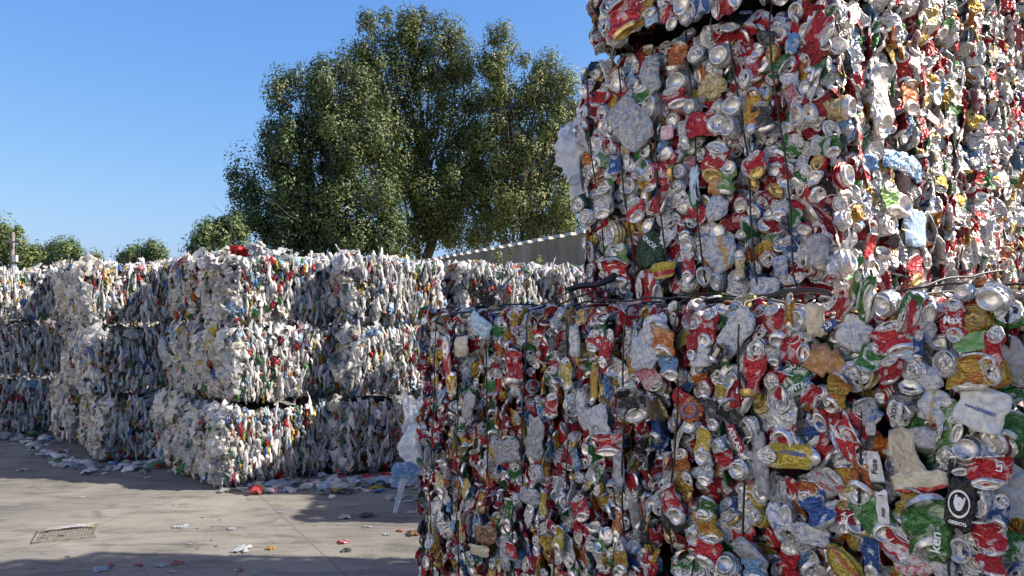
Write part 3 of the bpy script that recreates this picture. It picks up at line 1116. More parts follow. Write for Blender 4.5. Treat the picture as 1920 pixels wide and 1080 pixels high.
def make_hero(B, h):
    """one particular piece in view: px, py, kind, width and height in the photograph, turn, colour, options"""
    px, py, kind, wp, hp, phi, col = h[:7]
    op = h[7] if len(h) > 7 else {}
    face = op.get('face', 'front')
    q, t = B.hit(px, py, face)
    s = FPX / t
    n = np.array(FACES[face][2], float)
    vd = -pix_dir(px, py) @ B.M[:3, :3]
    cosv = max(.35, float(vd @ n) / np.linalg.norm(vd))
    wd, ht = wp / s, hp / s
    cf, sf = math.cos(rad(phi)), math.sin(rad(phi))
    wd /= math.sqrt((cf * cosv) ** 2 + sf ** 2)
    ht /= math.sqrt((sf * cosv) ** 2 + cf ** 2)
    rng = np.random.default_rng(int(px * 7 + py * 13))
    c, met, pc, pa = HC[col]
    if kind == 'sheet' and met > .15 and not any(k in op for k in ('text', 'band', 'bandx', 'shape', 'rings', 'label', 'name')):
        kind = 'flat'        # printed or bare metal: a can crushed flat
        op = dict(op, lids=(1, 2) if rng.uniform() < .5 else (2, 2), tilt=None if rng.uniform() < .5 else -.6)
        pa = max(pa, .5)
    R = frame_from(n + rng.normal(0, .07, 3), np.array([0, 0, 1.0]), rad(phi))
    out = op.get('out', .030)
    pos = q + n * out
    B.skip.append((q, .36 * max(wd, ht)))
    wantlab = op.get('label')
    if kind in ('end', 'bot'):
        b, e = can_end(rng, 1 if kind == 'end' else 2, (c, met, pc, pa, 1), op.get('gold', False), 22)
        sc = ht / .060
        rx = min(1.15, max(.6, wd / ht))
        R2 = frame_from(n + rng.normal(0, .16, 3), np.array([0, 0, 1.0]), rad(phi))
        for gq in [b] + e:
            ov = np.ptp(gq.V[:, 1]) / np.ptp(gq.V[:, 0])
            gq.V[:, 1] /= max(.6, ov)
            gq.V[:, 0] *= rx
        o = link('crushed_can', mesh_of('crushed_can', b, M['can']), B.o)
        o.matrix_local = Matrix.LocRotScale(Vector(pos), Matrix(R2.tolist()).to_quaternion(), Vector((sc,) * 3))
        for gq in e:
            link('can_end', mesh_of('can_end', gq, M['can']), o)
    elif kind == 'flat':
        b, e = can_flat(rng, (c, met, pc, pa, 1), 26, 17, L=.100, tilt=op.get('tilt'), lids=op.get('lids', (1, 2)), amp=op.get('amp', .0062), a=.044)
        o = link('crushed_can', mesh_of('crushed_can', b, M['can']), B.o)
        sx, sy = wd / .088, ht / .108
        o.matrix_local = Matrix.LocRotScale(Vector(pos), Matrix(R.tolist()).to_quaternion(), Vector((sx, sy, .75 * min(sx, sy))))
        for gq in e:
            link('can_end', mesh_of('can_end', gq, M['can']), o)
        b = G(b.V * np.array([sx, sy, .75 * min(sx, sy)], np.float32), b.F)
    else:
        b = sheet_g(rng, wd, ht, c, met, pc, pa, op.get('amp', .010), 19, 19, op.get('curl', .22), op.get('rag', .055), op.get('fold', .06))
        if op.get('ribs'):
            b.V[:, 2] -= .004 * (np.abs(np.sin(b.V[:, 1] / ht * np.pi * op['ribs'])) < .35)
        if op.get('shape') == 'disc':
            X, Y = b.V[:, 0] / (wd / 2), b.V[:, 1] / (ht / 2)
            rr = np.maximum(np.abs(X), np.abs(Y)) / np.maximum(np.hypot(X, Y), 1e-6)
            b.V[:, 0] *= rr
            b.V[:, 1] *= rr
        if op.get('band'):
            y0, y1, bc = op['band']
            yy = np.repeat(np.linspace(-1, 1, 19), 19)
            mk = (yy > y0) & (yy < y1)
            b.C[mk, :3] = HC[bc][0]
        if op.get('bandx'):
            y0, y1, bc = op['bandx']
            yy = np.tile(np.linspace(-1, 1, 19), 19)
            mk = (yy > y0) & (yy < y1)
            b.C[mk, :3] = HC[bc][0]
        nm = op.get('name', 'plastic_scrap')
        o = link(nm, mesh_of(nm, b, M['can'] if met > .15 else M['rigid']), B.o)
        o.matrix_local = Matrix.LocRotScale(Vector(pos), Matrix(R.tolist()).to_quaternion(), None)
    if wantlab:
        o['label'] = wantlab
    V = b.V[b.V[:, 2] > np.quantile(b.V[:, 2], .3)] if kind == 'flat' else b.V
    for (txt, size, tx, ty, trot, tm) in op.get('text', []):
        me = text_g(txt, size / s, .0006 / 1)
        n_ = len(me.vertices)
        co = np.zeros(n_ * 3)
        me.vertices.foreach_get('co', co)
        co = co.reshape(-1, 3)
        cr, sr = math.cos(rad(trot)), math.sin(rad(trot))
        co[:, :2] = np.stack([co[:, 0] * cr - co[:, 1] * sr + tx * wd / 2, co[:, 0] * sr + co[:, 1] * cr + ty * ht / 2], 1)
        me.vertices.foreach_set('co', co.ravel())
        drape(me, V)
        me.materials.append(M[tm])
        to = link('lettering', me, o)
        if kind == 'flat':
            to.matrix_local = Matrix.Diagonal((1 / sx, 1 / sy, 1 / (.75 * min(sx, sy)), 1))
    if op.get('rings'):
        for (rx_, ry_, cx_, cy_, th_, mt_) in op['rings']:
            a = np.linspace(0, 2 * np.pi, 28)
            k = np.stack([cx_ * wd / 2 + rx_ * wd / 2 * np.cos(a), cy_ * ht / 2 + ry_ * ht / 2 * np.sin(a)], 1)
            k2 = np.stack([cx_ * wd / 2 + (rx_ - th_) * wd / 2 * np.cos(a), cy_ * ht / 2 + (ry_ - th_) * ht / 2 * np.sin(a)], 1)
            V3 = np.concatenate([np.c_[k, np.zeros(28)], np.c_[k2, np.zeros(28)]])
            me = mesh_of('emblem', G(V3, grid_faces(28, 2)), M[mt_], True, False)
            drape(me, V, .0028)
            to = link('emblem', me, o)
            if kind == 'flat':
                to.matrix_local = Matrix.Diagonal((1 / sx, 1 / sy, 1 / (.75 * min(sx, sy)), 1))
    return o


#@@HEROES@@
TW, TB, TR, TBL = 'text_white', 'text_black', 'text_red', 'text_blue'
H_W1 = [
    (1830, 596, 'end', 46, 42, 0, 'gold', {'gold': True}), (1868, 562, 'bot', 50, 44, 0, 'silver'), (1815, 548, 'bot', 40, 28, 10, 'sblue'),
    (1690, 636, 'flat', 70, 62, 15, 'red'), (1800, 600, 'flat', 44, 66, -6, 'red', {'text': [('Max', 20, 0, .0, 8, TW)], 'label': 'red can with white lettering Max'}),
    (1727, 596, 'flat', 74, 46, 70, 'red', {}), (1836, 640, 'sheet', 66, 34, 12, 'tgreen', {'name': 'carton', 'amp': .003, 'curl': .05, 'rag': .04}),
    (1555, 675, 'sheet', 66, 58, -8, 'card', {'name': 'cardboard_piece', 'amp': .004, 'rag': .12, 'band': (.55, 1.1, 'brown')}),
    (1610, 625, 'sheet', 58, 60, -30, 'white', {'amp': .006}), (1572, 610, 'sheet', 26, 16, 30, 'blue', {'amp': .002, 'text': [('2.0', 13, 0, 0, 0, TW)], 'out': .045}),
    (1632, 556, 'flat', 90, 42, 75, 'greenp'), (1720, 580, 'flat', 66, 40, 60, 'greenp'), (1590, 572, 'flat', 56, 40, 50, 'red'), (1537, 600, 'sheet', 34, 66, 4, 'cream', {'amp': .008}),
    (1468, 610, 'flat', 44, 70, 16, 'red', {}), (1492, 590, 'flat', 18, 70, -10, 'gold'), (1506, 600, 'bot', 26, 40, -14, 'silver'), (1498, 632, 'bot', 32, 32, 10, 'silver'),
    (1665, 572, 'bot', 32, 40, -12, 'silver'), (1724, 565, 'bot', 44, 30, 0, 'sblue'), (1692, 650, 'sheet', 70, 36, -36, 'sblue', {'amp': .006}),
    (1734, 620, 'sheet', 50, 44, -12, 'grey', {'amp': .006}), (1738, 650, 'sheet', 20, 50, 0, 'blue', {'amp': .003, 'out': .04}), (1500, 655, 'flat', 50, 40, 80, 'red'),
    (1497, 710, 'sheet', 56, 58, 20, 'greenp', {'shape': 'disc', 'amp': .005, 'text': [('FEINU', 13, -.1, .62, 20, TW), ('PINTA', 13, .15, -.6, 10, TW)], 'label': 'flattened green can with two white words'}),
    (1612, 707, 'end', 40, 42, 0, 'silver'), (1632, 698, 'end', 20, 46, 0, 'lgold'), (1720, 692, 'end', 42, 38, 0, 'silver'), (1780, 682, 'end', 36, 48, -8, 'silver'), (1830, 700, 'flat', 84, 74, 8, 'gold', {'out': .02}),
    (1872, 702, 'end', 30, 44, 8, 'gold'), (1872, 655, 'flat', 40, 70, -10, 'red'), (1683, 695, 'flat', 44, 42, 20, 'red', {'text': []}), (1645, 670, 'flat', 46, 52, -16, 'greenp'),
    (1470, 748, 'end', 42, 56, 6, 'silver'), (1480, 790, 'flat', 50, 90, 4, 'silver', {'tilt': 1.2}), (1548, 735, 'bot', 34, 28, 10, 'silver'), (1535, 740, 'flat', 42, 34, 50, 'red'),
    (1580, 735, 'flat', 50, 70, -20, 'gold'), (1553, 748, 'flat', 34, 22, 80, 'dark'), (1750, 710, 'sheet', 46, 44, 10, 'white', {'amp': .010}), (1708, 745, 'sheet', 56, 60, -10, 'dark', {'amp': .012}),
    (1696, 768, 'sheet', 24, 34, -14, 'paper', {'amp': .002, 'out': .046, 'text': [('XOX', 14, 0, 0, 90, TB)]}), (1757, 760, 'sheet', 54, 60, -8, 'white', {'amp': .005, 'bandx': (-.1, .15, 'gold')}),
    (1850, 765, 'sheet', 80, 80, -18, 'paper', {'amp': .004, 'curl': .12, 'text': [('www.LEGGERO', 8, .0, -.05, 0, TBL)]}), (1785, 790, 'sheet', 36, 60, 6, 'white', {'amp': .008}), (1795, 768, 'sheet', 30, 40, 30, 'lgreen', {}),
    (1640, 770, 'flat', 44, 50, 30, 'whiteb'), (1620, 795, 'flat', 56, 54, -20, 'redp'), (1600, 815, 'flat', 80, 50, -60, 'redp'), (1650, 800, 'sheet', 18, 26, 0, 'grey', {'amp': .001, 'out': .046}),
    (1500, 853, 'flat', 46, 96, 90, 'yellow', {'tilt': 1.1, 'out': .04, 'amp': .003, 'text': [('ATTER', 10, .25, .1, -90, TBL), ('BEAN', 10, .25, -.32, -90, TBL)], 'label': 'lemon yellow can lying sideways with white label'}),
    (1480, 815, 'flat', 46, 44, 10, 'red'), (1550, 845, 'flat', 60, 40, 50, 'red'), (1495, 830, 'bot', 32, 30, 10, 'silver'),
    (1665, 880, 'sheet', 23, 74, 8, 'paper', {'amp': .0015, 'curl': .05, 'rag': .02, 'out': .055, 'name': 'label_strip', 'band': (-1.1, -.55, 'black'), 'text': [('Fuze', 15, 0, .25, 82, TB)], 'label': 'long white tag with black handwriting Fuze'}),
    (1676, 945, 'sheet', 22, 64, 8, 'paper', {'amp': .0015, 'curl': .05, 'rag': .02, 'out': .052, 'name': 'label_strip', 'text': [('...', 16, 0, .75, 0, TB), ('Azur', 9, .1, -.3, 84, TB)]}),
    (1710, 865, 'sheet', 80, 100, 22, 'cream', {'amp': .014, 'rag': .22, 'fold': .06, 'out': .036, 'name': 'film_pouch'}), (1740, 900, 'sheet', 90, 40, 14, 'cream', {'amp': .010, 'out': .042, 'band': (-1.1, -.5, 'redp'), 'name': 'film_pouch'}),
    (1635, 890, 'flat', 60, 74, -14, 'orange'), (1606, 918, 'end', 34, 40, 0, 'gold', {'gold': True}), (1595, 900, 'flat', 30, 60, 14, 'gold'), (1560, 900, 'flat', 60, 50, -30, 'whiter'),
    (1530, 915, 'sheet', 46, 34, 0, 'orange', {}), (1790, 812, 'flat', 56, 34, 70, 'lgreen', {}), (1822, 840, 'bot', 44, 44, 0, 'silver'), (1786, 858, 'end', 36, 42, -6, 'whiter'),
    (1817, 940, 'sheet', 46, 100, -4, 'black', {'amp': .003, 'curl': .15, 'rag': .06, 'out': .046, 'rings': [(.74, .52, 0, 0, .09, TW), (.30, .26, .0, .0, .24, TW)], 'text': [('U', 30, 0, .06, -10, TW), ('OREXTO', 8, 0, -.72, 0, TW)], 'label': 'crushed black can with white ring emblem'}),
    (1812, 868, 'sheet', 40, 36, 14, 'black', {'amp': .006}), (1868, 880, 'flat', 70, 60, 10, 'red', {'text': [('LST', 15, .5, .3, 76, TW)]}), (1848, 942, 'end', 30, 50, 0, 'silver'), (1885, 960, 'flat', 36, 56, -10, 'blue'),
    (1725, 945, 'flat', 56, 66, -6, 'yellow'), (1650, 960, 'flat', 60, 90, 30, 'green'), (1755, 985, 'flat', 90, 110, 24, 'green', {'out': .034, 'lids': (2, 2), 'tilt': -.5}),
    (1775, 1010, 'sheet', 40, 76, -2, 'green', {'amp': .003, 'out': .05, 'text': [('ken', 27, .05, -.0, 90, TW)], 'label': 'crumpled green can with white letters ken'}),
    (1622, 978, 'bot', 44, 42, 0, 'silver'), (1596, 965, 'flat', 30, 50, 10, 'red', {'text': [('FA', 16, .1, 0, 90, TW)]}), (1545, 950, 'flat', 60, 70, 30, 'blue'), (1575, 965, 'sheet', 40, 60, 10, 'white', {'amp': .012}),
    (1466, 975, 'sheet', 36, 70, 34, 'whiteb', {'amp': .004}), (1486, 965, 'bot', 18, 42, 6, 'silver'), (1495, 1005, 'end', 34, 42, 0, 'silver'), (1530, 1000, 'sheet', 60, 40, 0, 'white', {'amp': .014}),
    (1600, 1055, 'sheet', 84, 50, -38, 'yellow', {'shape': 'disc', 'amp': .003, 'out': .05, 'rings': [(.86, .82, 0, 0, .07, TB)], 'text': [('Cervezas CoC', 11, 0, .28, 0, TR)], 'label': 'yellow oval badge with dark border'}),
    (1645, 1040, 'sheet', 30, 80, 0, 'blue', {'amp': .004}), (1700, 1020, 'flat', 60, 60, -20, 'redp'), (1720, 1050, 'sheet', 60, 50, 10, 'whiter', {'amp': .008}), (1780, 1062, 'sheet', 34, 38, -6, 'white', {'amp': .002}),
    (1842, 1015, 'end', 40, 44, 0, 'silver'), (1812, 1030, 'bot', 36, 50, 0, 'silver'), (1818, 985, 'bot', 36, 30, 0, 'silver'), (1865, 1000, 'flat', 54, 60, 10, 'red'), (1870, 1050, 'flat', 52, 46, -14, 'redp'),
    (1745, 820, 'sheet', 40, 40, 0, 'grey', {}), (1425, 700, 'flat', 40, 100, 4, 'red'), (1383, 715, 'bot', 26, 36, 0, 'silver'), (1365, 735, 'flat', 24, 36, 0, 'yellow'),
    (1400, 745, 'flat', 60, 44, 60, 'red', {'text': [('HA', 15, .3, .1, 80, TW)]}), (1410, 805, 'end', 32, 38, 0, 'silver'), (1394, 800, 'sheet', 60, 100, 36, 'black', {'amp': .008, 'out': .02}),
    (1397, 820, 'sheet', 18, 54, 34, 'red', {'amp': .002, 'out': .045, 'text': [('ATLAS', 16, 0, 0, -90, TW)], 'label': 'red band with white letters ATLAS on a black can'}), (1357, 840, 'bot', 20, 34, 0, 'silver'),
    (1305, 768, 'sheet', 46, 46, 10, 'orange', {'shape': 'disc', 'amp': .003, 'rings': [(.6, .6, 0, 0, .14, TBL)]}), (1302, 798, 'bot', 38, 26, 10, 'silver'), (1342, 770, 'sheet', 26, 60, 8, 'dark', {'amp': .01}),
    (1395, 622, 'sheet', 46, 90, -42, 'white', {'amp': .004, 'out': .045, 'name': 'plastic_bottle', 'band': (-.1, .35, 'whiteb')}), (1368, 662, 'sheet', 30, 34, -36, 'black', {'amp': .001, 'curl': .03, 'rag': .02, 'out': .05}), (1364, 662, 'sheet', 8, 24, -36, 'cream', {'amp': .001, 'curl': .03, 'rag': .02, 'out': .055}),
    (1340, 614, 'flat', 36, 62, -12, 'red', {}), (1302, 600, 'bot', 20, 32, 0, 'silver'), (1318, 600, 'bot', 18, 32, -8, 'silver'), (1322, 662, 'sheet', 42, 54, 10, 'white', {'amp': .006}), (1310, 640, 'flat', 20, 60, 0, 'dred'),
    (1260, 636, 'sheet', 46, 60, -12, 'orange', {'amp': .005, 'out': .042}), (1240, 612, 'sheet', 50, 44, 10, 'white', {'amp': .01, 'out': .04}), (1218, 650, 'sheet', 50, 80, 12, 'white', {'amp': .008, 'out': .036, 'name': 'plastic_bottle'}), (1265, 685, 'sheet', 36, 44, 0, 'lblue', {}),
    (1432, 655, 'end', 26, 42, 0, 'silver'), (1462, 665, 'sheet', 26, 34, 0, 'silver', {}), (1200, 755, 'sheet', 56, 54, 16, 'black', {'amp': .01, 'out': .04}), (1335, 875, 'sheet', 32, 60, 0, 'silver', {'amp': .012}), (1330, 830, 'sheet', 30, 60, -8, 'yellow', {}),
    (1440, 870, 'sheet', 26, 120, 6, 'grey', {'amp': .005, 'out': .042}), (1393, 880, 'bot', 30, 34, 10, 'silver'), (1370, 860, 'flat', 40, 40, 20, 'red'), (1270, 935, 'flat', 40, 70, 12, 'red', {}), (1338, 950, 'sheet', 34, 44, -6, 'green', {}),
    (1340, 985, 'sheet', 46, 54, 10, 'gold', {'amp': .014}), (1424, 965, 'end', 26, 30, 0, 'yellow'), (1340, 1030, 'flat', 44, 60, -4, 'red', {}), (1310, 1008, 'bot', 24, 32, 20, 'silver'), (1372, 1055, 'bot', 26, 36, 0, 'silver'), (1347, 1065, 'end', 26, 36, 0, 'silver'),
    (1415, 1040, 'sheet', 70, 40, -30, 'grey', {'amp': .004}), (1425, 1065, 'sheet', 44, 46, 10, 'lblue', {}),
]
H_W2 = [(1075, 700, 'sheet', 22, 54, 6, 'yellow', {}), (1125, 720, 'sheet', 14, 74, -6, 'gold', {}), (1148, 655, 'flat', 26, 60, -30, 'red', {}), (1126, 640, 'sheet', 28, 34, 0, 'redp', {}), (975, 690, 'sheet', 36, 70, 6, 'red', {'amp': .012}),
        (1085, 640, 'sheet', 18, 60, 0, 'white', {}), (905, 610, 'sheet', 44, 36, -24, 'sblue', {'amp': .004}), (870, 650, 'sheet', 26, 40, 6, 'cream', {}), (850, 690, 'sheet', 14, 90, 6, 'red', {}), (860, 720, 'sheet', 12, 50, 4, 'yellow', {}),
        (955, 845, 'sheet', 54, 44, 10, 'grey', {'amp': .01}), (1010, 820, 'sheet', 36, 80, -10, 'grey', {'amp': .01}), (1130, 790, 'sheet', 54, 60, 20, 'white', {'amp': .012, 'out': .04}), (1150, 830, 'sheet', 60, 40, 10, 'red', {'amp': .01}),
        (1168, 860, 'sheet', 18, 100, 6, 'grey', {}), (1100, 770, 'sheet', 14, 70, 4, 'white', {}), (1045, 760, 'flat', 30, 40, 0, 'red', {}), (1012, 888, 'end', 28, 28, 0, 'silver'), (885, 765, 'sheet', 24, 60, -20, 'grey', {})]
H_LOW = [(920, 1000, 'sheet', 40, 34, 10, 'brown', {'amp': .006, 'out': .04}), (905, 1030, 'sheet', 36, 20, 6, 'cream', {}), (1000, 930, 'sheet', 34, 30, 0, 'grey', {}), (975, 935, 'end', 16, 18, 0, 'silver'), (965, 960, 'sheet', 16, 60, 0, 'green', {}), (955, 1035, 'sheet', 16, 66, 6, 'grey', {}), (970, 1030, 'flat', 20, 34, 0, 'red', {}),
         (1030, 990, 'end', 14, 18, 0, 'silver'), (1060, 1010, 'sheet', 20, 50, -4, 'yellow', {}), (1045, 985, 'flat', 24, 22, 70, 'red'), (1030, 945, 'sheet', 16, 56, 0, 'yellow', {}), (1100, 950, 'flat', 36, 40, 20, 'red', {}), (1170, 980, 'sheet', 16, 60, -8, 'orange', {}), (835, 905, 'sheet', 16, 44, 0, 'lgold', {}), (815, 1015, 'end', 22, 28, 0, 'gold'),
         (1175, 1045, 'sheet', 26, 46, 4, 'gold', {})]
H_A = [(1193, 234, 'sheet', 62, 104, 40, 'grey', {'amp': .003, 'curl': .10, 'rag': .03, 'out': .05, 'ribs': 4, 'name': 'plastic_bottle', 'label': 'flattened grey plastic bottle, the largest piece'}), (1227, 142, 'sheet', 36, 78, 4, 'grey', {'amp': .004, 'out': .04, 'name': 'plastic_bottle'}),
       (1275, 155, 'bot', 34, 36, 0, 'silver'), (1275, 185, 'flat', 42, 34, 10, 'red', {}), (1312, 104, 'end', 30, 34, 0, 'dark', {'gold': False}), (1278, 112, 'sheet', 32, 54, -8, 'orange', {'amp': .008}), (1342, 162, 'sheet', 46, 54, 0, 'lgold', {'shape': 'disc', 'amp': .012}), (1355, 106, 'bot', 32, 38, 0, 'silver'),
       (1402, 150, 'end', 22, 36, 4, 'silver'), (1380, 200, 'bot', 34, 36, 0, 'silver'), (1350, 205, 'end', 20, 26, 0, 'silver'), (1226, 202, 'bot', 24, 44, -6, 'silver'), (1210, 185, 'sheet', 34, 40, 0, 'green', {}), (1328, 236, 'flat', 50, 62, 84, 'red', {'label': 'large crumpled red can'}), (1300, 202, 'bot', 20, 30, 0, 'silver'),
       (1372, 240, 'bot', 24, 36, 0, 'silver'), (1420, 210, 'sheet', 30, 76, 0, 'gold', {}), (1440, 225, 'sheet', 38, 54, 10, 'dark', {'amp': .006}), (1352, 306, 'flat', 52, 62, -20, 'redp', {'label': 'red can with white script'}), (1258, 250, 'sheet', 24, 28, 0, 'pink', {}), (1290, 250, 'sheet', 22, 40, 0, 'silver', {}),
       (1147, 276, 'bot', 24, 32, 20, 'silver'), (1147, 240, 'bot', 20, 30, 0, 'silver'), (1136, 215, 'bot', 18, 30, 0, 'silver'), (1183, 285, 'sheet', 16, 46, 0, 'yellow', {}), (1162, 310, 'sheet', 26, 40, 0, 'blue', {}), (1212, 316, 'bot', 26, 40, 0, 'silver'), (1250, 328, 'flat', 44, 50, 80, 'red', {}), (1282, 322, 'end', 20, 26, 0, 'silver'),
       (1185, 350, 'bot', 26, 32, 0, 'silver'), (1272, 352, 'end', 24, 26, 0, 'silver'), (1372, 340, 'sheet', 32, 56, -14, 'lgreen', {'amp': .008}), (1350, 350, 'sheet', 30, 34, -20, 'card', {}), (1310, 350, 'sheet', 16, 70, 0, 'sblue', {'amp': .003}), (1410, 315, 'end', 20, 30, 10, 'silver'), (1425, 310, 'flat', 40, 40, 30, 'red'),
       (1350, 392, 'sheet', 50, 46, 40, 'white', {'shape': 'disc', 'amp': .003, 'out': .04}), (1140, 380, 'sheet', 44, 50, 10, 'silver', {'amp': .014}), (1105, 408, 'end', 22, 24, 0, 'silver'), (1090, 385, 'end', 26, 30, 0, 'dgreen'), (1152, 440, 'end', 30, 40, 10, 'lgold'), (1225, 470, 'sheet', 56, 66, 10, 'dgreen', {'amp': .010, 'out': .036, 'text': [('UNOX', 12, .2, .4, -50, TW)], 'label': 'dark green can with white letters'}),
       (1255, 508, 'sheet', 48, 30, 6, 'yellow', {'amp': .002, 'rag': .04, 'out': .05, 'band': (-.6, -.1, 'redp')}), (1295, 462, 'bot', 24, 32, 0, 'lgold'), (1300, 500, 'flat', 24, 50, 0, 'red', {}), (1360, 475, 'sheet', 60, 66, 20, 'white', {'shape': 'disc', 'amp': .004, 'out': .036, 'bandx': (.1, .5, 'gold')}), (1328, 520, 'bot', 24, 34, 10, 'silver'), (1350, 530, 'bot', 18, 36, 0, 'silver'), (1298, 530, 'end', 26, 30, 0, 'lgold'),
       (1226, 548, 'flat', 70, 40, 88, 'redp', {}), (1395, 500, 'sheet', 26, 50, -10, 'lgold', {}), (1165, 510, 'sheet', 50, 50, 0, 'redp', {}), (1200, 395, 'flat', 36, 36, 20, 'red'), (1245, 385, 'flat', 40, 26, 60, 'red'), (1160, 470, 'end', 20, 24, 0, 'silver'), (1175, 480, 'sheet', 26, 40, 0, 'lgreen', {}),
       (1540, 470, 'sheet', 40, 60, 6, 'grey', {'amp': .003, 'out': .04, 'rag': .05}), (1512, 480, 'end', 24, 46, 0, 'lgold'), (1470, 500, 'sheet', 26, 40, 0, 'whiteb', {'amp': .012}), (1440, 540, 'sheet', 50, 40, 0, 'white', {'amp': .016}), (1500, 220, 'bot', 24, 40, 0, 'silver'), (1525, 215, 'bot', 20, 36, 8, 'silver'), (1545, 60, 'flat', 60, 40, 60, 'red')]
H_AR = [(1580, 205, 'bot', 26, 38, 0, 'lgold', {'face': 'right'}), (1575, 330, 'bot', 30, 40, -10, 'red', {'face': 'right'}), (1596, 275, 'sheet', 12, 70, 10, 'redp', {'face': 'right'}), (1680, 385, 'bot', 24, 40, -6, 'silver', {'face': 'right'}), (1655, 420, 'end', 26, 40, 0, 'silver', {'face': 'right'}), (1655, 375, 'flat', 26, 54, 4, 'lgreen', {'face': 'right'}),
        (1690, 315, 'sheet', 70, 38, -6, 'lblue', {'face': 'right', 'amp': .012, 'out': .045, 'label': 'crumpled bright blue film piece'}), (1580, 488, 'bot', 26, 40, -30, 'silver', {'face': 'right'}), (1600, 400, 'end', 24, 28, 0, 'gold', {'face': 'right', 'gold': True}), (1573, 412, 'bot', 20, 30, 0, 'silver', {'face': 'right'}), (1700, 505, 'sheet', 40, 50, 10, 'dred', {'face': 'right', 'amp': .012}), (1615, 470, 'flat', 20, 60, -14, 'red', {'face': 'right'}),
        (1690, 185, 'sheet', 26, 56, 0, 'orange', {'face': 'right', 'amp': .004}), (1635, 190, 'sheet', 30, 120, -6, 'silver', {'face': 'right', 'amp': .012}), (1710, 430, 'sheet', 30, 70, 0, 'sblue', {'face': 'right', 'amp': .008}), (1635, 225, 'sheet', 20, 44, 0, 'lblue', {'face': 'right'})]
#@@ENDHEROES@@
# ------------------------------------------------------------------ can bales: the long wall
can_bale('big near can bale in the lower wall, with black emblem can and white Fuze tag', 1.10, 1.10, .80, wall_loc(0, 1.10, 1.1, .815), YAWW, .3, 0, 101,
         (('front', .06), ('top', .3)), 0, ((-.475, .03), (-.20, .015), (.19, .02), (.41, -.005)), heroes=H_W1)
can_bale('can bale mid-way along the upper row of the wall, showing edges of squashed cans', .93, 1.10, .79, wall_loc(1.085, 2.015, 1.1, .82, .01), YAWW, -.3, 0, 102,
         (('front', .85), ('top', .3)), 80, ((-.30, .02), (-.02, .01), (.30, .03)), heroes=H_W2)
can_bale('can bale ending the upper row of the lower wall, beside the clear bag', .84, 1.10, .78, wall_loc(2.01, 2.85, 1.1, .825, -.01), YAWW, .4, 0, 103,
         (('front', .88), ('top', .3), ('left', .3)), 100, ((-.22, .02), (.0, .01), (.25, .0)))
can_bale('can bale on the ground under the big near bale with the black ring emblem', 1.12, 1.10, .81, wall_loc(-.02, 1.10, 1.1, 0, .0), YAWW, 0, 0, 104, (('front', .15),), 60, ((-.42, .0), (-.1, .0), (.2, 0)))
can_bale('can bale on the ground mid-way along the lower wall, with a brown carton scrap', .90, 1.10, .81, wall_loc(1.11, 2.02, 1.1, 0, .03), YAWW, 0, 0, 105, (('front', .40), ('left', .3)), 84, ((-.33, -.02), (-.05, -.03), (.28, .0)), heroes=H_LOW)
can_bale('can bale on the ground ending the lower wall, next to the lit concrete', .80, 1.10, .815, wall_loc(2.03, 2.83, 1.1, 0, .0), YAWW, -.6, 0, 106, (('front', .55), ('left', .3), ('top', .2)), 100, ((-.22, -.05), (.05, -.02), (.28, .0)))
can_bale('can bale set back in shade at the right border of the lower wall', 1.0, 1.10, .79, wall_loc(-1.02, -.02, 1.1, .815, -.07), YAWW, 0, 0, 107, (('front', .5),), 40, (), dens=.9)

# the raised stack
YAWU = -48.0
XU = np.array([math.cos(rad(YAWU)), math.sin(rad(YAWU))])
IU = np.array([-XU[1], XU[0]])
CU = np.array([1.07, 2.62])          # its front right bottom corner


def up_loc(t0, t1, D, z, back=0.0):
    c = CU - XU * (t0 + t1) / 2 + IU * (D / 2 + back)
    return (float(c[0]), float(c[1]), z)


can_bale('tall can bale on the lower wall, its shaded front holding a large flattened grey bottle', 1.17, 1.20, 1.04, up_loc(0, 1.17, 1.2, 1.645), YAWU, .3, 0, 108,
         (('front', .08), ('right', .68), ('left', .4)), 12, ((-.46, -.10), (-.30, -.10), (-.13, -.10), (.04, -.10), (.25, -.12), (.40, -.10)), heroes=H_A + H_AR, r=.065)
can_bale('sunlit can bale behind the tall one in the raised stack, seen along its silvery side', 1.10, 1.20, 1.02, up_loc(-.02, 1.08, 1.2, 1.645, 1.215), YAWU, .5, 0, 109, (('right', .72), ('top', .3)), 70, ())
H_T = [(1175, 40, 'flat', 60, 70, 10, 'red', {}), (1150, 15, 'end', 24, 40, 0, 'silver'), (1140, 45, 'end', 20, 44, 0, 'silver'), (1160, 72, 'end', 26, 30, 0, 'silver'), (1222, 15, 'flat', 30, 40, 0, 'gold'), (1285, 12, 'bot', 30, 40, 10, 'silver'), (1325, 10, 'flat', 46, 44, 80, 'blue'), (1228, 38, 'sheet', 24, 24, 0, 'sblue', {}),
       (1262, 36, 'flat', 30, 34, 40, 'red'), (1290, 38, 'bot', 34, 18, 0, 'silver'), (1204, 48, 'flat', 26, 26, 0, 'gold'), (1203, 20, 'flat', 24, 60, 0, 'red'), (1370, 10, 'flat', 50, 40, 80, 'dred')]
can_bale('tilted can bale overhanging at the top of the picture above a black gap', .72, 1.15, .92, up_loc(.30, 1.025, 1.15, 2.745, -.07), YAWU, -7.0, 1.0, 110, (('front', .15), ('left', .4)), 80, ((.16, -.02),), heroes=H_T)
can_bale('can bale at the top corner of the raised stack where shade turns to sunlight', .30, 1.20, .95, up_loc(-.01, .28, 1.2, 2.70, .0), YAWU, .6, 0, 111, (('front', .55), ('right', .7)), 70, (), r=.05)
can_bale('sunlit can bale at the top right, above the silvery side of the stack', 1.08, 1.20, .95, up_loc(-.01, 1.07, 1.2, 2.68, 1.22), YAWU, -.4, 0, 112, (('right', .7),), 60, ())

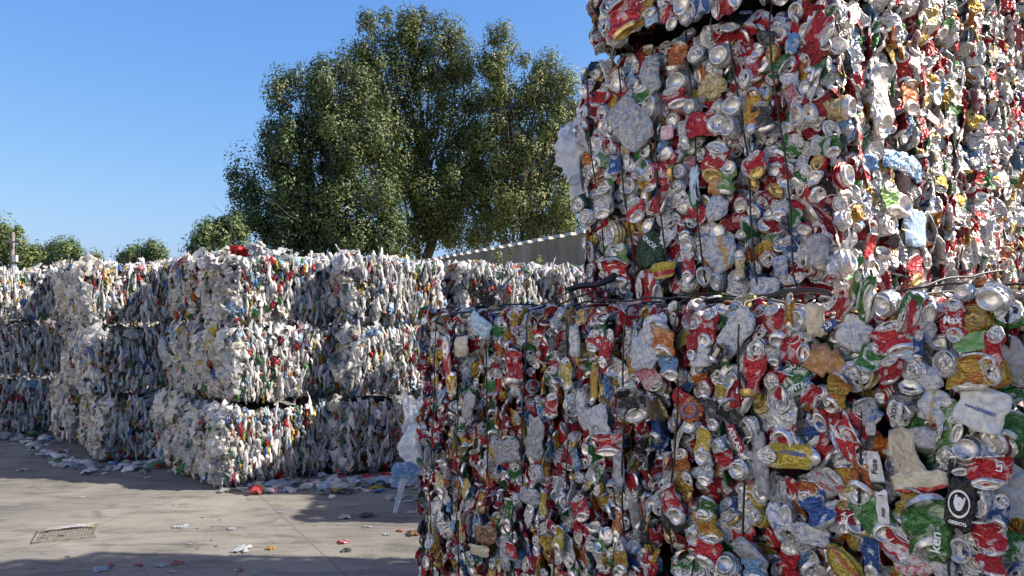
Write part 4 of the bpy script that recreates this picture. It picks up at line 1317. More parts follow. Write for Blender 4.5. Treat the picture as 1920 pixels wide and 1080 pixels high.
# bales of the same stacks further in, which throw the long shadows over the yard
proto = Bale('can_bale', 1.02, 1.10, .80, (0, 0, 0), 0, 0, 0, .06, 120)
proto.core(M['core_can'], .062)
for f in ('front', 'left', 'right', 'top', 'back'):
    can_face(proto, f, .4, .075, False)
emit(proto, 'can', 0, None)


def copy_bale(src, loc, yaw, label, sc=(1, 1, 1), first=[True]):
    if first[0]:
        o = src
        first[0] = False
    else:
        o = src.copy()
        COL.objects.link(o)
        for ch in [c for c in src.children]:
            c = ch.copy()
            COL.objects.link(c)
            c.parent = o
    o.location = loc
    o.rotation_euler = (0, 0, rad(yaw))
    o.scale = sc
    tag(o, label, 'can bale', CANG)
    return o


LB2 = 'can bale in the second row, hidden behind the lower wall of can bales'
for t0 in (.6, 1.66):
    for z in (0, .81):
        q = P0 + DW * (t0 + .51) + NW2 * (1.12 + .55)
        copy_bale(proto.o, (q[0], q[1], z), YAWW, LB2)
LB3 = 'can bale out of sight behind and above the raised sunlit stack'
q = up_loc(.04, 1.06, 1.1, 3.66, .10)
for (t0, bk, z) in ((.04, .10, 3.66), (.04, 1.22, 3.66)):
    copy_bale(proto.o, up_loc(t0, t0 + 1.02, 1.1, z, bk), YAWU, LB3)
for k in range(6):
    copy_bale(proto.o, up_loc(-.50, .52, .74, .82 * k, 2.37), YAWU, LB3, (1, .67, 1))
LB4 = 'can bale of the separate stack hidden behind the raised stack, before the film bales'
for (x, y, yw, nz) in ((2.55, 6.62, 6, 4), (1.70, 7.58, 4, 4)):
    for k in range(nz):
        copy_bale(proto.o, (x + .03 * (k % 2), y, .81 * k), yw, LB4)

# loose wires on top of the can wall (their bales own them)
W2B, W1B, AB = BALES[1], BALES[0], BALES[7]


def wire_px(B, pts, Y, r=.0035, name='loose_wire'):
    ys = np.linspace(Y[0], Y[1], len(pts))
    return free_wire(B, [at_depth(px, py, y) for (px, py), y in zip(pts, ys)], r, name)


wire_px(W2B, [(838, 594), (880, 581), (915, 562), (940, 541), (962, 516)], (3.95, 3.75))
wire_px(W2B, [(866, 531), (880, 548), (896, 557), (915, 562), (922, 572)], (3.8, 3.8))
wire_px(W2B, [(852, 592), (884, 574), (915, 562), (925, 552)], (3.9, 3.78), .003)
wire_px(W2B, [(907, 592), (913, 572), (915, 562), (911, 548)], (3.75, 3.8), .003)
wire_px(W2B, [(925, 583), (948, 570), (962, 575), (975, 592)], (3.6, 3.55), .003)
wire_px(W2B, [(1003, 580), (1048, 556), (1078, 543), (1112, 534)], (3.45, 3.3))
wire_px(W2B, [(1035, 577), (1090, 553), (1130, 542), (1155, 552)], (3.35, 3.2))
wire_px(W2B, [(830, 588), (900, 583), (980, 582), (1080, 576), (1180, 568), (1240, 566)], (3.95, 2.85), .004)
wire_px(W1B, [(1190, 572), (1280, 574), (1370, 562), (1450, 552), (1530, 546)], (2.8, 2.35), .005)
wire_px(W1B, [(1120, 560), (1180, 566), (1215, 556), (1255, 562), (1310, 545)], (3.0, 2.7), .004)
wire_px(W1B, [(1685, 548), (1735, 537), (1768, 522), (1800, 519), (1818, 520), (1842, 512), (1880, 507)], (2.12, 2.3), .0035)
wire_px(W1B, [(1640, 552), (1690, 545), (1750, 536), (1800, 530), (1830, 538), (1915, 532)], (2.1, 1.85), .003)
wire_px(W1B, [(1440, 556), (1480, 545), (1530, 543), (1560, 552)], (2.4, 2.25), .008)

# black strap that lies on the wall
pts = np.array([at_depth(a, b, c) for a, b, c in ((1066, 543, 3.35), (1090, 534, 3.33), (1118, 532, 3.3), (1142, 522, 3.28), (1160, 508, 3.3), (1176, 500, 3.34))])
o0 = pts[0].copy()
g = tube_g(pts - o0, [.010, .014, .012, .016, .020, .012], 6)
g.V[:, 2] *= .9
strap = link('rubber_strap', mesh_of('rubber_strap', G(crumple(g.V, RS, .008, .05, 4), g.F), M['wire'], True, False), None, tuple(o0))
tag(strap, 'thick black strap lying on the can wall at the foot of the tall bale', 'strap')

# ------------------------------------------------------------------ film bales
FG = 'bales of pressed plastic film'


def film_stack(cx, cy, yaw, W, D, H, tiers, seed, labels, npart, faces=(('front', .045), ('left', .7)), dens=1.0, jit=.06, cu=.032, step=.105):
    rg = np.random.default_rng(seed)
    z = 0.0
    for k in range(tiers):
        yw = yaw + rg.normal(0, 1.6)
        x, y = math.cos(rad(yw)), math.sin(rad(yw))
        c = np.array([cx, cy]) + np.array([x, y]) * W / 2 + np.array([-y, x]) * D / 2 + rg.normal(0, jit, 2) + np.array([-y, x]) * step * k
        h = H * rg.uniform(.96, 1.04)
        B = Bale('film_bale', W * rg.uniform(.97, 1.03), D, h, (float(c[0]), float(c[1]), z), yw, rg.normal(0, .8), rg.normal(0, .6), .11, seed * 10 + k)
        tag(B.o, labels[k], 'film bale', FG)
        B.core(M['core_film'], .065)
        for f, bag in faces:
            film_face(B, f, bag, cu, .075, dens, .03, 1.0)
        # a fringe of loose film along the upper edges
        film_face(B, 'top', .5, .11, .13, .5 if k == tiers - 1 else .22, .02)
        emit(B, 'film', npart, None)
        for u in (-.35, .0, .33):
            bale_wire(B, u * W, .02, .0025)
        z += h + .022
    return


film_stack(-2.60, 7.52, 39, 1.10, 1.50, .725, 3, 201, ['film bale at the bottom of the sunlit corner stack, half in diagonal shade', 'film bale in the middle of the sunlit corner stack', 'top film bale of the sunlit corner stack, under a red and white puff of bags'], 100)
film_stack(-1.64, 8.02, 32, 1.12, 1.40, .725, 3, 202, ['bottom film bale right of the corner stack, all in shade behind the clear bag', 'film bale in the middle tier right of the corner stack, sunlit above and shaded below', 'film bale in the top tier right of the corner stack, below the dark trees'], 100, (('front', .045), ('left', .6)))
film_stack(-.55, 8.44, 30, 1.12, 1.30, .73, 3, 203, ['bottom film bale standing behind the far end of the can wall', 'middle film bale standing behind the far end of the can wall', 'top film bale seen over the far end of the can wall, beneath the stained wall'], 60, (('front', .045), ('left', .5)), .95)
film_stack(.50, 8.92, 30, 1.10, 1.30, .725, 3, 204, ['bottom film bale hidden behind the can wall, last of its row', 'middle film bale hidden behind the can wall, last of its row', 'top film bale next to the tall can bale and the black strap'], 40, (('front', .045), ('left', .5)), .9)
film_stack(-4.56, 8.66, 36, .98, 1.50, .715, 3, 205, ['bottom film bale of the second stack from the left, spilling bags onto the ground', 'middle film bale of the second stack from the left, dark grey in shade', 'top film bale of the second stack from the left, white bags at its corner'], 100, step=.11)
film_stack(-7.05, 10.5, 34, 1.05, 1.40, .735, 3, 206, ['bottom film bale at the left border, in shade', 'middle film bale at the left border, grey with a red scrap', 'top film bale at the left border, white in full sun'], 60, (('front', .045), ('left', .5)), .95)
film_stack(-5.42, 10.02, 35, 1.15, 1.30, .735, 3, 207, ['bottom film bale behind the second stack from the left', 'middle film bale behind the second stack from the left', 'top film bale behind the second stack from the left, sunlit below the small far tree'], 30, (('front', .045), ('left', .4)), .85)
film_stack(-3.56, 8.72, 37, 1.10, 1.20, .735, 3, 208, ['bottom film bale hidden between the two left stacks', 'middle film bale hidden between the two left stacks', 'top film bale in the notch between the two left stacks'], 30, (('front', .045), ('left', .4)), .85)


# ------------------------------------------------------------------ bags and litter
def bag_g(rng, rx, ry, rz, nu=36, nv=22, amp=.25, neck=.0):
    th = np.linspace(0, 2 * np.pi, nu, endpoint=False)
    ph = np.linspace(.04, np.pi - .04, nv)
    P = np.array([[[math.sin(p) * math.cos(t), math.sin(p) * math.sin(t), math.cos(p)] for t in th] for p in ph]).reshape(-1, 3)
    P *= (1 + .16 * np.sin(P @ rng.normal(0, 3, (3, 4)) + rng.uniform(0, 6, 4)).sum(1) / 2)[:, None]
    P[:, :2] *= (1 - neck * np.clip(-P[:, 2], 0, 1))[:, None]
    V = P * [rx, ry, rz]
    s = (rx + rz) / 2
    V = crumple(V, rng, amp * s * .55, s * .9, 6)
    V = crumple(V, rng, amp * s * .25, s * .4, 6)
    return G(V, grid_faces(nu, nv, True))


rg = np.random.default_rng(31)
c = at_depth(1088, 288, 3.56)
bag = link('plastic_bag', mesh_of('plastic_bag', bag_g(rg, .105, .10, .155, 72, 48, .55, .35), M['clear'], True, False), None, tuple(c))
tag(bag, 'clear crumpled plastic bag bulging from the left edge of the tall can bale', 'plastic bag')
tail = bag_g(rg, .045, .04, .07, 20, 14)
link('bag_tail', mesh_of('bag_tail', tail, M['clear'], True, False), bag, (.0, 0, -.17))
c = at_depth(790, 838, 4.22)
bag2 = link('plastic_bag', mesh_of('plastic_bag', bag_g(rg, .105, .09, .135, 64, 40, .3), M['clear'], True, False), None, tuple(c))
tag(bag2, 'clear plastic bag with blue print hanging at the far end of the can wall', 'plastic bag')
fb = sheet_g(rg, .20, .09, HC['lblue'][0], 0, (.7, .75, .8), .5, .02, 13, 9)
Rb = np.stack([[1, 0, 0], [0, 0, 1], [0, -1, 0]], 1).astype(float)
link('printed_flap', mesh_of('printed_flap', fb.moved(Rb, (-.045, -.05, -.115)), M['film']), bag2)
pts = np.array([at_depth(a, b, 4.25) for a, b in ((768, 872), (760, 888), (752, 915), (746, 940), (740, 962))]) - c
wd = np.linspace(.024, .010, 5)
st = []
for p, q in zip(pts, wd):
    for k in (-1, -.3, .3, 1):
        st.append(p + np.array([q * k, rg.normal(0, .008), 0]))
g = G(st, grid_faces(4, 5), np.tile([.68, .71, .74, 0], (20, 1)))
link('torn_strip', mesh_of('torn_strip', g, M['film']), bag2)
c = at_depth(778, 785, 4.45)
bag3 = link('plastic_sheet', mesh_of('plastic_sheet', sheet_g(rg, .12, .30, (.6, .64, .68), 0, (.3, .4, .5), 0, .03, 13, 17, .4, .2).moved(Rb, (0, 0, 0)), M['clear'], True, False), None, tuple(c))
tag(bag3, 'long clear plastic sheet hanging above the clear bag with blue print', 'plastic sheet')
# red, white puff of bags on the corner stack
for (px, py, Yd, rx, rz, cc, lab) in ((450, 468, 7.75, .075, .032, 'red', 'red film bag sticking up from the top of the corner stack'), (478, 468, 7.8, .075, .05, 'white', 'white film bag flaring up at the top of the corner stack'), (400, 487, 8.0, .085, .06, 'white', 'white bag drooping at the left top edge of the corner stack')):
    g = film_g(rg, rx * 2.2, rz * 3.2, HC[cc][0], 15, 15, .3, folds=3)
    g.V = (g.V @ rot_xyz(.5, 0, rg.uniform(-.5, .5)).T).astype(np.float32)
    g.V = g.V @ rot_xyz(rad(90), 0, 0).T.astype(np.float32)
    g.C[:] = [*HC[cc][0], 0]
    g.C[:, :3] *= 1.05 if cc == 'white' else 1
    o = link('film_bag', mesh_of('film_bag', g, M['film']), None, tuple(at_depth(px, py, Yd)))
    tag(o, lab, 'plastic bag')

LIT = [  # px, py, width, colour, kind, label
    (125, 995, 78, 'white', 'strip', 'long white paper strip lying across the drain grate'), (172, 992, 24, 'lgold', 'sheet', 'crumpled beige paper on the corner of the drain grate'), (84, 1010, 12, 'green', 'sheet', 'green scrap on the drain grate'), (118, 1007, 16, 'grey', 'sheet', 'grey scrap on the bars of the drain grate'),
    (154, 933, 20, 'cream', 'sheet', 'cream scrap alone on the lit concrete below the second film stack'), (340, 988, 24, 'white', 'puff', 'crumpled white tissue in the middle of the lit concrete'), (433, 993, 18, 'white', 'sheet', 'small white scrap right of the crumpled tissue on lit concrete'), (355, 1021, 12, 'sblue', 'sheet', 'pale blue scrap on the lit concrete below the crumpled tissue'),
    (453, 1032, 34, 'silver', 'puff', 'black and silver crushed can lying on the lit concrete'), (440, 1036, 12, 'black', 'puff', 'black lump beside the crushed can on the concrete'), (508, 1030, 26, 'gold', 'puff', 'yellow and red crumpled wrapper on the lit concrete'), (643, 1019, 26, 'redp', 'puff', 'pink and red wrapper beside the slab joint'),
    (650, 1033, 34, 'dark', 'sheet', 'flat dark scrap at the edge of the near shadow'), (751, 996, 20, 'redp', 'puff', 'red and white scrap near the foot of the can wall'), (726, 1003, 16, 'white', 'puff', 'small white crumpled scrap left of the red one near the can wall'), (775, 1003, 32, 'brown', 'puff', 'dark brown wrapper on lit concrete near the can wall'),
    (134, 1044, 16, 'white', 'sheet', 'small white scrap on the lit concrete below the drain grate'), (190, 1068, 42, 'sblue', 'sheet', 'pale blue film scrap in the near shadow'), (205, 1062, 22, 'red', 'puff', 'red scrap on the pale blue film in the near shadow'), (262, 1061, 22, 'dred', 'puff', 'dark red scrap at the near shadow edge'),
    (300, 1062, 30, 'sblue', 'sheet', 'flat bluish scrap in the near shadow left of the red wrapper'), (332, 1057, 24, 'red', 'puff', 'red crumpled wrapper at the edge of the near shadow'), (325, 1073, 26, 'white', 'sheet', 'pale pointed scrap in the near shadow below the red wrapper'), (385, 1073, 12, 'white', 'sheet', 'tiny white scrap in the near shadow'),
    (447, 1071, 22, 'redp', 'puff', 'red and grey scrap in the near shadow at the lower border'), (480, 1077, 12, 'white', 'sheet', 'tiny pale scrap on the lower border of the picture'),
    (420, 922, 28, 'grey', 'puff', 'grey curled scrap at the shadow edge under the corner stack'), (468, 935, 16, 'greenp', 'sheet', 'greenish scrap at the jagged shadow edge'), (525, 961, 18, 'sblue', 'sheet', 'bluish scrap at the tip of the shadow'), (648, 973, 26, 'white', 'puff', 'white pointed scrap in the shade right of the shadow tip'),
    (637, 984, 10, 'white', 'sheet', 'tiny white scrap at the lower edge of the middle shadow'), (686, 969, 34, 'dark', 'puff', 'dark crumpled wrapper in the middle shadow'), (665, 948, 22, 'white', 'sheet', 'flat white scrap in the middle shadow'), (774, 962, 32, 'white', 'sheet', 'white scrap beside the can wall in the middle shadow'),
    (688, 988, 22, 'white', 'sheet', 'white scrap just out of the middle shadow'), (45, 882, 34, 'white', 'sheet', 'flat white scrap in the shade at the left'), (5, 822, 60, 'white', 'puff', 'large white sheet at the left border by the film bales'), (92, 855, 40, 'blue', 'puff', 'black and blue bag heap on the ground by the second stack'),
    (130, 873, 46, 'white', 'puff', 'white film lying at the foot of the second stack'), (170, 875, 36, 'grey', 'sheet', 'grey film beside the second stack'), (28, 808, 18, 'white', 'sheet', 'small white scrap in front of the left film bale'), (278, 897, 12, 'white', 'puff', 'small white crumb in the shade between the stacks'),
    (272, 884, 20, 'grey', 'puff', 'grey scrap in the shade between the stacks'), (325, 886, 16, 'white', 'puff', 'white lump in the shade left of the corner stack'), (237, 884, 14, 'white', 'sheet', 'flat scrap in the shade right of the second stack'), (520, 912, 60, 'sblue', 'puff', 'white and blue film at the foot of the corner stack'),
    (500, 910, 30, 'blue', 'puff', 'bright blue scrap at the foot of the corner stack'), (537, 906, 24, 'red', 'puff', 'red scrap at the foot of the corner stack'), (545, 914, 36, 'white', 'sheet', 'pale scrap in front of the red one at the corner stack'), (620, 918, 34, 'white', 'puff', 'white crumpled bag in the litter heap below the film bales'),
    (650, 924, 44, 'dark', 'puff', 'dark and white bag in the litter heap below the film bales'), (705, 917, 34, 'yellow', 'puff', 'yellow wrapper in the litter heap below the film bales'), (690, 908, 40, 'orange', 'puff', 'orange scrap in the litter heap below the film bales'), (660, 900, 36, 'blue', 'puff', 'blue scrap in the litter heap below the film bales'),
    (690, 897, 30, 'red', 'puff', 'red scrap in the litter heap below the film bales'), (735, 905, 70, 'sblue', 'puff', 'bluish white film in the litter heap beside the hanging strip'), (785, 908, 36, 'redp', 'puff', 'red printed scrap against the far end of the can wall'), (740, 935, 44, 'white', 'puff', 'curled white scrap below the hanging strip'),
    (790, 936, 46, 'grey', 'puff', 'grey bag beside the can wall below the clear bag'), (765, 942, 30, 'white', 'sheet', 'white sheet under the hanging strip'), (590, 905, 30, 'white', 'puff', 'white scrap under the shaded film bale'), (570, 912, 22, 'sblue', 'sheet', 'pale blue scrap under the shaded film bale'),
    (430, 905, 50, 'white', 'puff', 'white film spilling from the base of the corner stack'), (390, 893, 44, 'grey', 'puff', 'grey film spilling from the left base of the corner stack'), (370, 882, 30, 'cream', 'puff', 'cream scrap at the left base of the corner stack'), (110, 848, 40, 'white', 'puff', 'white bag lying left of the second stack'),
    (60, 846, 30, 'white', 'sheet', 'thin white sheet left of the second stack'), (75, 828, 24, 'blue', 'puff', 'blue scrap by the left film bale'),
]
rl = np.random.default_rng(77)
for (px, py, wp, cc, kind, lab) in LIT:
    p = on_ground(px, py)
    s = FPX / p[1]
    wd = .72 * wp / s
    wd *= 1.0 if cc in ('white', 'sblue', 'grey', 'silver') else .78
    col, met, pc, pa = HC[cc]
    pa = max(pa, .35) if cc not in ('white', 'grey', 'cream') else pa
    if kind == 'strip':
        g = sheet_g(rl, wd * 1.1, .07, col, 0, pc, 0, .008, 19, 7, .05, .25)
    elif kind == 'sheet':
        g = sheet_g(rl, wd, wd * rl.uniform(.6, 1.0), col, 0, pc, pa, wd * .10, 11, 11, .12, .25, wd * .7)
    else:
        g = sheet_g(rl, wd * 1.1, wd * rl.uniform(.9, 1.4), col, 0, pc, pa, wd * .22, 13, 13, .25, .3, wd * .6)
        g.V[:, 2] *= 1.3
    g.V = g.V @ rot_xyz(0, 0, rl.uniform(-.6, .6)).T.astype(np.float32)
    g.V[:, 2] -= g.V[:, 2].min()
    o = link('litter_scrap', mesh_of('litter_scrap', g, M['film']), None, (float(p[0]), float(p[1]), .004 if 'grate' not in lab else .022))
    tag(o, lab, 'litter', 'litter on the concrete')
# crumbs that nobody could count
cr = []
for k in range(170):
    px, py = rl.uniform(0, 820), 830 + 250 * rl.uniform() ** .8
    p = on_ground(px, py)
    if p[1] > 7.2 and rl.uniform() < .3:
        continue
    sz = rl.uniform(.005, .018)
    col = HC[rl.choice(['white', 'grey', 'brown', 'red', 'sblue', 'cream', 'dark', 'dark'])][0]
    g = sheet_g(rl, sz, sz * rl.uniform(.5, 1.3), col, 0, col, 0, sz * .2, 4, 4, .2, .3, sz)
    g.V[:, 2] -= g.V[:, 2].min()
    cr.append(g.moved(rot_xyz(0, 0, rl.uniform(0, 6)), (p[0], p[1], .003)))
tag(link('litter_crumbs', mesh_of('litter_crumbs', join(cr), M['film'])), 'fine crumbs of plastic and paper strewn over the concrete', 'crumbs', None, 'stuff')
# loose film strewn along the foot of the film bales
cr = []
for (xa, ya, xb, yb, n) in ((345, 880, 480, 915, 60), (480, 915, 800, 898, 150), (600, 925, 800, 905, 60), (95, 862, 200, 880, 45), (200, 878, 340, 868, 40), (0, 818, 100, 832, 40), (60, 840, 130, 866, 30)):
    for k in range(int(n * 1.4)):
        t = rl.uniform()
        p = on_ground(xa + (xb - xa) * t + rl.normal(0, 6), ya + (yb - ya) * t + rl.normal(0, 5))
        sz = rl.uniform(.03, .11)
        c = PAL_FILM[rl.choice(len(PAL_FILM), p=FW)][0]
        g = sheet_g(rl, sz, sz * rl.uniform(.7, 1.6), c, 0, (.3, .3, .4), .3, sz * .25, 8, 8, .25, .3, sz * .6)
        g.V[:, 2] *= rl.uniform(1.0, 3.0)
        g.V[:, 2] -= g.V[:, 2].min()
        cr.append(g.moved(rot_xyz(rl.normal(0, .2), rl.normal(0, .2), rl.uniform(0, 6)), (p[0], p[1], .005)))
tag(link('loose_film_litter', mesh_of('loose_film_litter', join(cr), M['film'])), 'loose torn film strewn along the foot of the film bales', 'film litter', None, 'stuff')

# drain grate
p = on_ground(126, 1001)
dg = empty('drain_grate', (float(p[0]), float(p[1]), 0), (0, 0, rad(24)))
dg.scale = (.74, .74, 1)
tag(dg, 'square iron drain grate set in the lit concrete', 'drain grate')
link('pit', mesh_of('pit', box_g(0, 0, .003, .50, .50, .002), M['pit_shade'], False, False), dg)  # dark sheet on the slab; its colour stands for shade under the bars
fr = [box_g(0, .255, .007, .54, .03, .014), box_g(0, -.255, .007, .54, .03, .014), box_g(.255, 0, .007, .03, .478, .0135), box_g(-.255, 0, .007, .03, .478, .0135)]
link('frame', mesh_of('frame', join(fr), M['iron'], False, False), dg)
br = [box_g(-.225 + .0265 * k, 0, .006, .014, .477, .005) for k in range(18)] + [box_g(0, -.20 + .05 * k, .0075, .47, .010, .007) for k in range(9)]
link('bars', mesh_of('bars', join(br), M['iron'], False, False), dg)


# ------------------------------------------------------------------ trees, wall, pole
def leaves_g(rng, lobes, Y, n, size, cols, depth=1.0, sigma=.36, perc=260):
    P = []
    tot = sum(l[2] * l[3] for l in lobes)
    nrm = []
    for (cx, cy, rx, ry) in lobes:
        c = at_depth(cx, cy, Y)
        s = FPX / Y
        R = np.array([1.08 * rx / s, min(rx, ry) / s * depth, ry / s])
        m = int(n * rx * ry / tot)
        nc = max(3, m // perc)
        q = rng.normal(size=(nc, 3))
        q /= np.linalg.norm(q, axis=1, keepdims=True)
        q *= (rng.uniform(.2, 1.3, nc) ** .5 * rng.uniform(.85, 1.2, nc))[:, None]
        cc = c + q * R
        k = rng.integers(0, nc, m)
        sg = sigma * np.array([1, 1, 1.25])
        dv = rng.normal(size=(m, 3))
        dv /= np.maximum(1.0, np.linalg.norm(dv, axis=1) / 1.9)[:, None]
        pts = cc[k] + dv * sg * rng.uniform(.55, 1.35, nc)[k][:, None]
        # a few fine shoots reach beyond the outline
        P.append(pts)
        nrm.append(dv * .75 + q[k] * .5 + rng.normal(0, .30, (m, 3)) + [0, 0, .25])
    P = np.concatenate(P)
    Nn = np.concatenate(nrm)
    Nn /= np.linalg.norm(Nn, axis=1, keepdims=True)
    m = len(P)
    a = np.cross(Nn, rng.normal(size=(m, 3)))
    a /= np.linalg.norm(a, axis=1, keepdims=True)
    b = np.cross(Nn, a)
    sz = (size * rng.uniform(.6, 1.35, m))[:, None]
    V = np.stack([P - a * sz * .55, P + b * sz * .32 + Nn * sz * .08, P + a * sz * .55, P - b * sz * .32 + Nn * sz * .08], 1).reshape(-1, 3)
    F = np.arange(m * 4).reshape(-1, 4)
    t = rng.uniform(0, 1, m)
    cols = np.array(cols)
    C = cols[rng.integers(0, len(cols), m)] * (rng.uniform(.84, 1.16, m))[:, None]
    C = np.c_[np.repeat(C, 4, 0), np.zeros(m * 4)]
    return G(V, F, C)


def limb_pts(a, b, rng, n=7, sag=.06):
    a, b = np.array(a, float), np.array(b, float)
    t = np.linspace(0, 1, n)[:, None]
    L = np.linalg.norm(b - a)
    q = a + (b - a) * t
    q[1:-1] += rng.normal(0, L * .03, (n - 2, 3))
    q[:, 2] += L * sag * np.sin(t[:, 0] * np.pi) * -1
    return q


def tree(label, lobes, Y, base_px, n, size, cols, tops=(), r0=.28, name='broadleaf_tree', seed=1, depth=1.0, sigma=.3, group='trees behind the bales'):
    sigma = sigma if sigma < .3 else .33
    tops = list(tops)
    rs = random.Random(seed)
    for (cx, cy, rx, ry) in lobes:      # ragged shoots all round the upper outline
        for k in range(5 if n > 20000 else 3):
            a = rs.uniform(.15, 2.99)
            tops.append((cx + rx * math.cos(a) * rs.uniform(1.0, 1.22), cy - ry * math.sin(a) * rs.uniform(1.0, 1.18), rs.uniform(.4, 1.0) * (1 if n > 20000 else .6)))
    rng = np.random.default_rng(seed)
    base = np.array([(base_px - 960) / FPX * Y, Y, 0.0])
    o = empty(name, tuple(base))
    tag(o, label, 'tree', group)
    cz = np.mean([at_depth(l[0], l[1], Y)[2] for l in lobes])
    top = np.array([base[0], Y, cz * 1.05])
    tr = limb_pts(base, top, rng, 9, 0)
    link('trunk', mesh_of('trunk', tube_g(tr - base, np.linspace(r0, r0 * .35, 9), 9), M['bark'], True, False), o)
    lm = []
    for (cx, cy, rx, ry) in lobes:
        s = FPX / Y
        cc = at_depth(cx, cy, Y)
        st = tr[int(rng.integers(2, 7))]
        q = limb_pts(st, cc + [0, rng.normal(0, .3), ry / s * .35], rng, 7)
        lm.append(tube_g(q - base, np.linspace(r0 * .35, .02, 7), 6))
        for k in range(9):
            st2 = q[int(rng.integers(2, 7))]
            d = rng.normal(size=3) * np.array([rx / s, rx / s * depth, ry / s]) * .8
            d[2] = abs(d[2]) * .8
            lm.append(tube_g(limb_pts(st2, cc + d, rng, 5, 0) - base, np.linspace(.028, .006, 5), 5))
    for (px, py, h) in tops:     # bare upright shoots
        p1 = at_depth(px, py, Y + rng.normal(0, .8))
        p0 = p1 - [rng.normal(0, .12), 0, h]
        lm.append(tube_g(limb_pts(p0, p1, rng, 5, 0) - base, np.linspace(.02, .005, 5), 5))
    link('limbs', mesh_of('limbs', join(lm), M['bark'], True, False), o)
    g = leaves_g(rng, lobes, Y, n, size, cols, depth, sigma)
    if tops:
        tp = [(px, py + h * FPX / Y * .45, 5, h * FPX / Y * .5) for px, py, h in tops]
        g = join([g, leaves_g(rng, tp, Y, 34 * len(tops), size * .85, cols, 1.0, .11, 10)])
    g.V = g.V - base.astype(np.float32)
    link('crown', mesh_of('crown', g, M['leaf'], False), o)
    return o


DARK = [(0.0387, 0.0696, 0.0169), (0.0523, 0.0853, 0.0207), (0.0678, 0.0987, 0.0244), (0.0329, 0.0583, 0.0169)]
OLIVE = [(0.1127, 0.1393, 0.0313), (0.1396, 0.1618, 0.0375), (0.0859, 0.117, 0.0271), (0.0644, 0.0971, 0.023), (0.1718, 0.1742, 0.0438)]
YELL = [(0.1557, 0.1718, 0.0375), (0.1879, 0.1929, 0.0438), (0.1181, 0.1443, 0.0313), (0.0913, 0.122, 0.0292)]
MIDG = [(0.0859, 0.1431, 0.0417), (0.1074, 0.1618, 0.048), (0.0708, 0.1194, 0.0375), (0.1288, 0.1742, 0.0542)]
rt = random.Random(4)


def shoots(xs, h=(.5, 1.1)):
    return [(x + rt.uniform(-4, 4), y + rt.uniform(-6, 8), rt.uniform(*h)) for x, y in xs]


tree('dense dark green broad tree, left of the three tall trees', [(615, 170, 48, 55), (570, 205, 55, 75), (655, 220, 70, 100), (540, 300, 50, 60), (500, 345, 55, 45), (600, 320, 90, 90), (685, 320, 60, 110), (475, 410, 45, 40), (545, 420, 90, 60), (660, 425, 90, 62), (455, 360, 24, 18), (520, 260, 24, 26), (590, 440, 90, 50), (720, 440, 50, 45), (555, 150, 16, 22), (640, 130, 22, 26)],
     37, 610, 84000, .13, DARK + OLIVE[2:4] + OLIVE[:1], shoots([(565, 118), (590, 112), (610, 112), (640, 118), (655, 125), (525, 185), (492, 245), (432, 330), (545, 140)]), .35, 'broadleaf_tree', 301)
tree('tallest olive green tree with upright plumes, in the middle of the three', [(695, 85, 26, 50), (690, 130, 40, 46), (745, 75, 34, 50), (785, 60, 30, 45), (828, 90, 34, 55), (865, 105, 24, 45), (720, 180, 44, 70), (775, 165, 52, 80), (840, 175, 44, 70), (750, 275, 58, 75), (830, 270, 56, 85), (780, 370, 66, 70), (850, 370, 60, 75), (760, 440, 50, 40), (860, 430, 55, 45), (880, 300, 30, 70), (893, 225, 22, 50), (900, 350, 26, 60), (690, 250, 40, 70)],
     40, 790, 92000, .125, OLIVE + DARK[:2], shoots([(668, 32), (690, 30), (725, 22), (745, 16), (775, 8), (800, 14), (812, 22), (850, 50), (880, 70), (895, 100), (760, 20), (870, 60), (835, 30)]), .34, 'broadleaf_tree', 302)
tree('yellowish green tree with gappy plumes, right of the three above the wall', [(935, 100, 24, 50), (925, 150, 26, 50), (945, 200, 34, 55), (1000, 150, 22, 50), (1030, 140, 20, 42), (1055, 175, 26, 40), (1000, 230, 40, 55), (1050, 245, 34, 50), (930, 280, 34, 60), (990, 310, 56, 55), (1050, 320, 44, 55), (930, 370, 40, 55), (1000, 385, 64, 50), (1055, 395, 40, 48), (930, 430, 44, 36), (1020, 430, 60, 24), (1080, 200, 12, 16)],
     39, 990, 66000, .12, YELL + OLIVE[:3] + DARK[1:2], shoots([(912, 75), (935, 52), (950, 60), (978, 118), (1000, 96), (1030, 98), (1045, 105), (1075, 140), (1090, 180), (1095, 190), (1085, 210), (965, 90)]), .30, 'broadleaf_tree', 303)
tree('small feathery tree at the left foot of the dark broad tree', [(410, 445, 30, 26), (385, 458, 24, 16), (430, 430, 24, 24), (370, 470, 16, 14), (425, 465, 34, 20)], 33, 410, 7000, .13, MIDG + DARK[:1], shoots([(420, 405), (440, 402)], (.3, .5)), .12, 'small_tree', 304, sigma=.22)
FAR = 'far trees over the left film bales'
tree('lone far treetop over the notch between the left film stacks', [(268, 484, 26, 14), (285, 468, 14, 10), (298, 474, 14, 10), (250, 490, 22, 10), (232, 481, 10, 6), (308, 488, 12, 10)], 44, 272, 4200, .14, MIDG, shoots([(285, 458), (230, 470), (310, 462)], (.3, .5)), .14, 'small_tree', 305, sigma=.24, group=FAR)
tree('light green far tree behind the pole at the left border', [(2, 440, 14, 22), (16, 448, 16, 20), (34, 462, 16, 20), (-20, 470, 30, 40), (50, 478, 16, 18), (66, 488, 14, 14), (15, 490, 60, 22)], 52, 10, 8000, .17, MIDG + YELL[:1], shoots([(2, 415), (14, 425), (28, 440)], (.3, .6)), .2, 'far_tree', 306, sigma=.3, group=FAR)
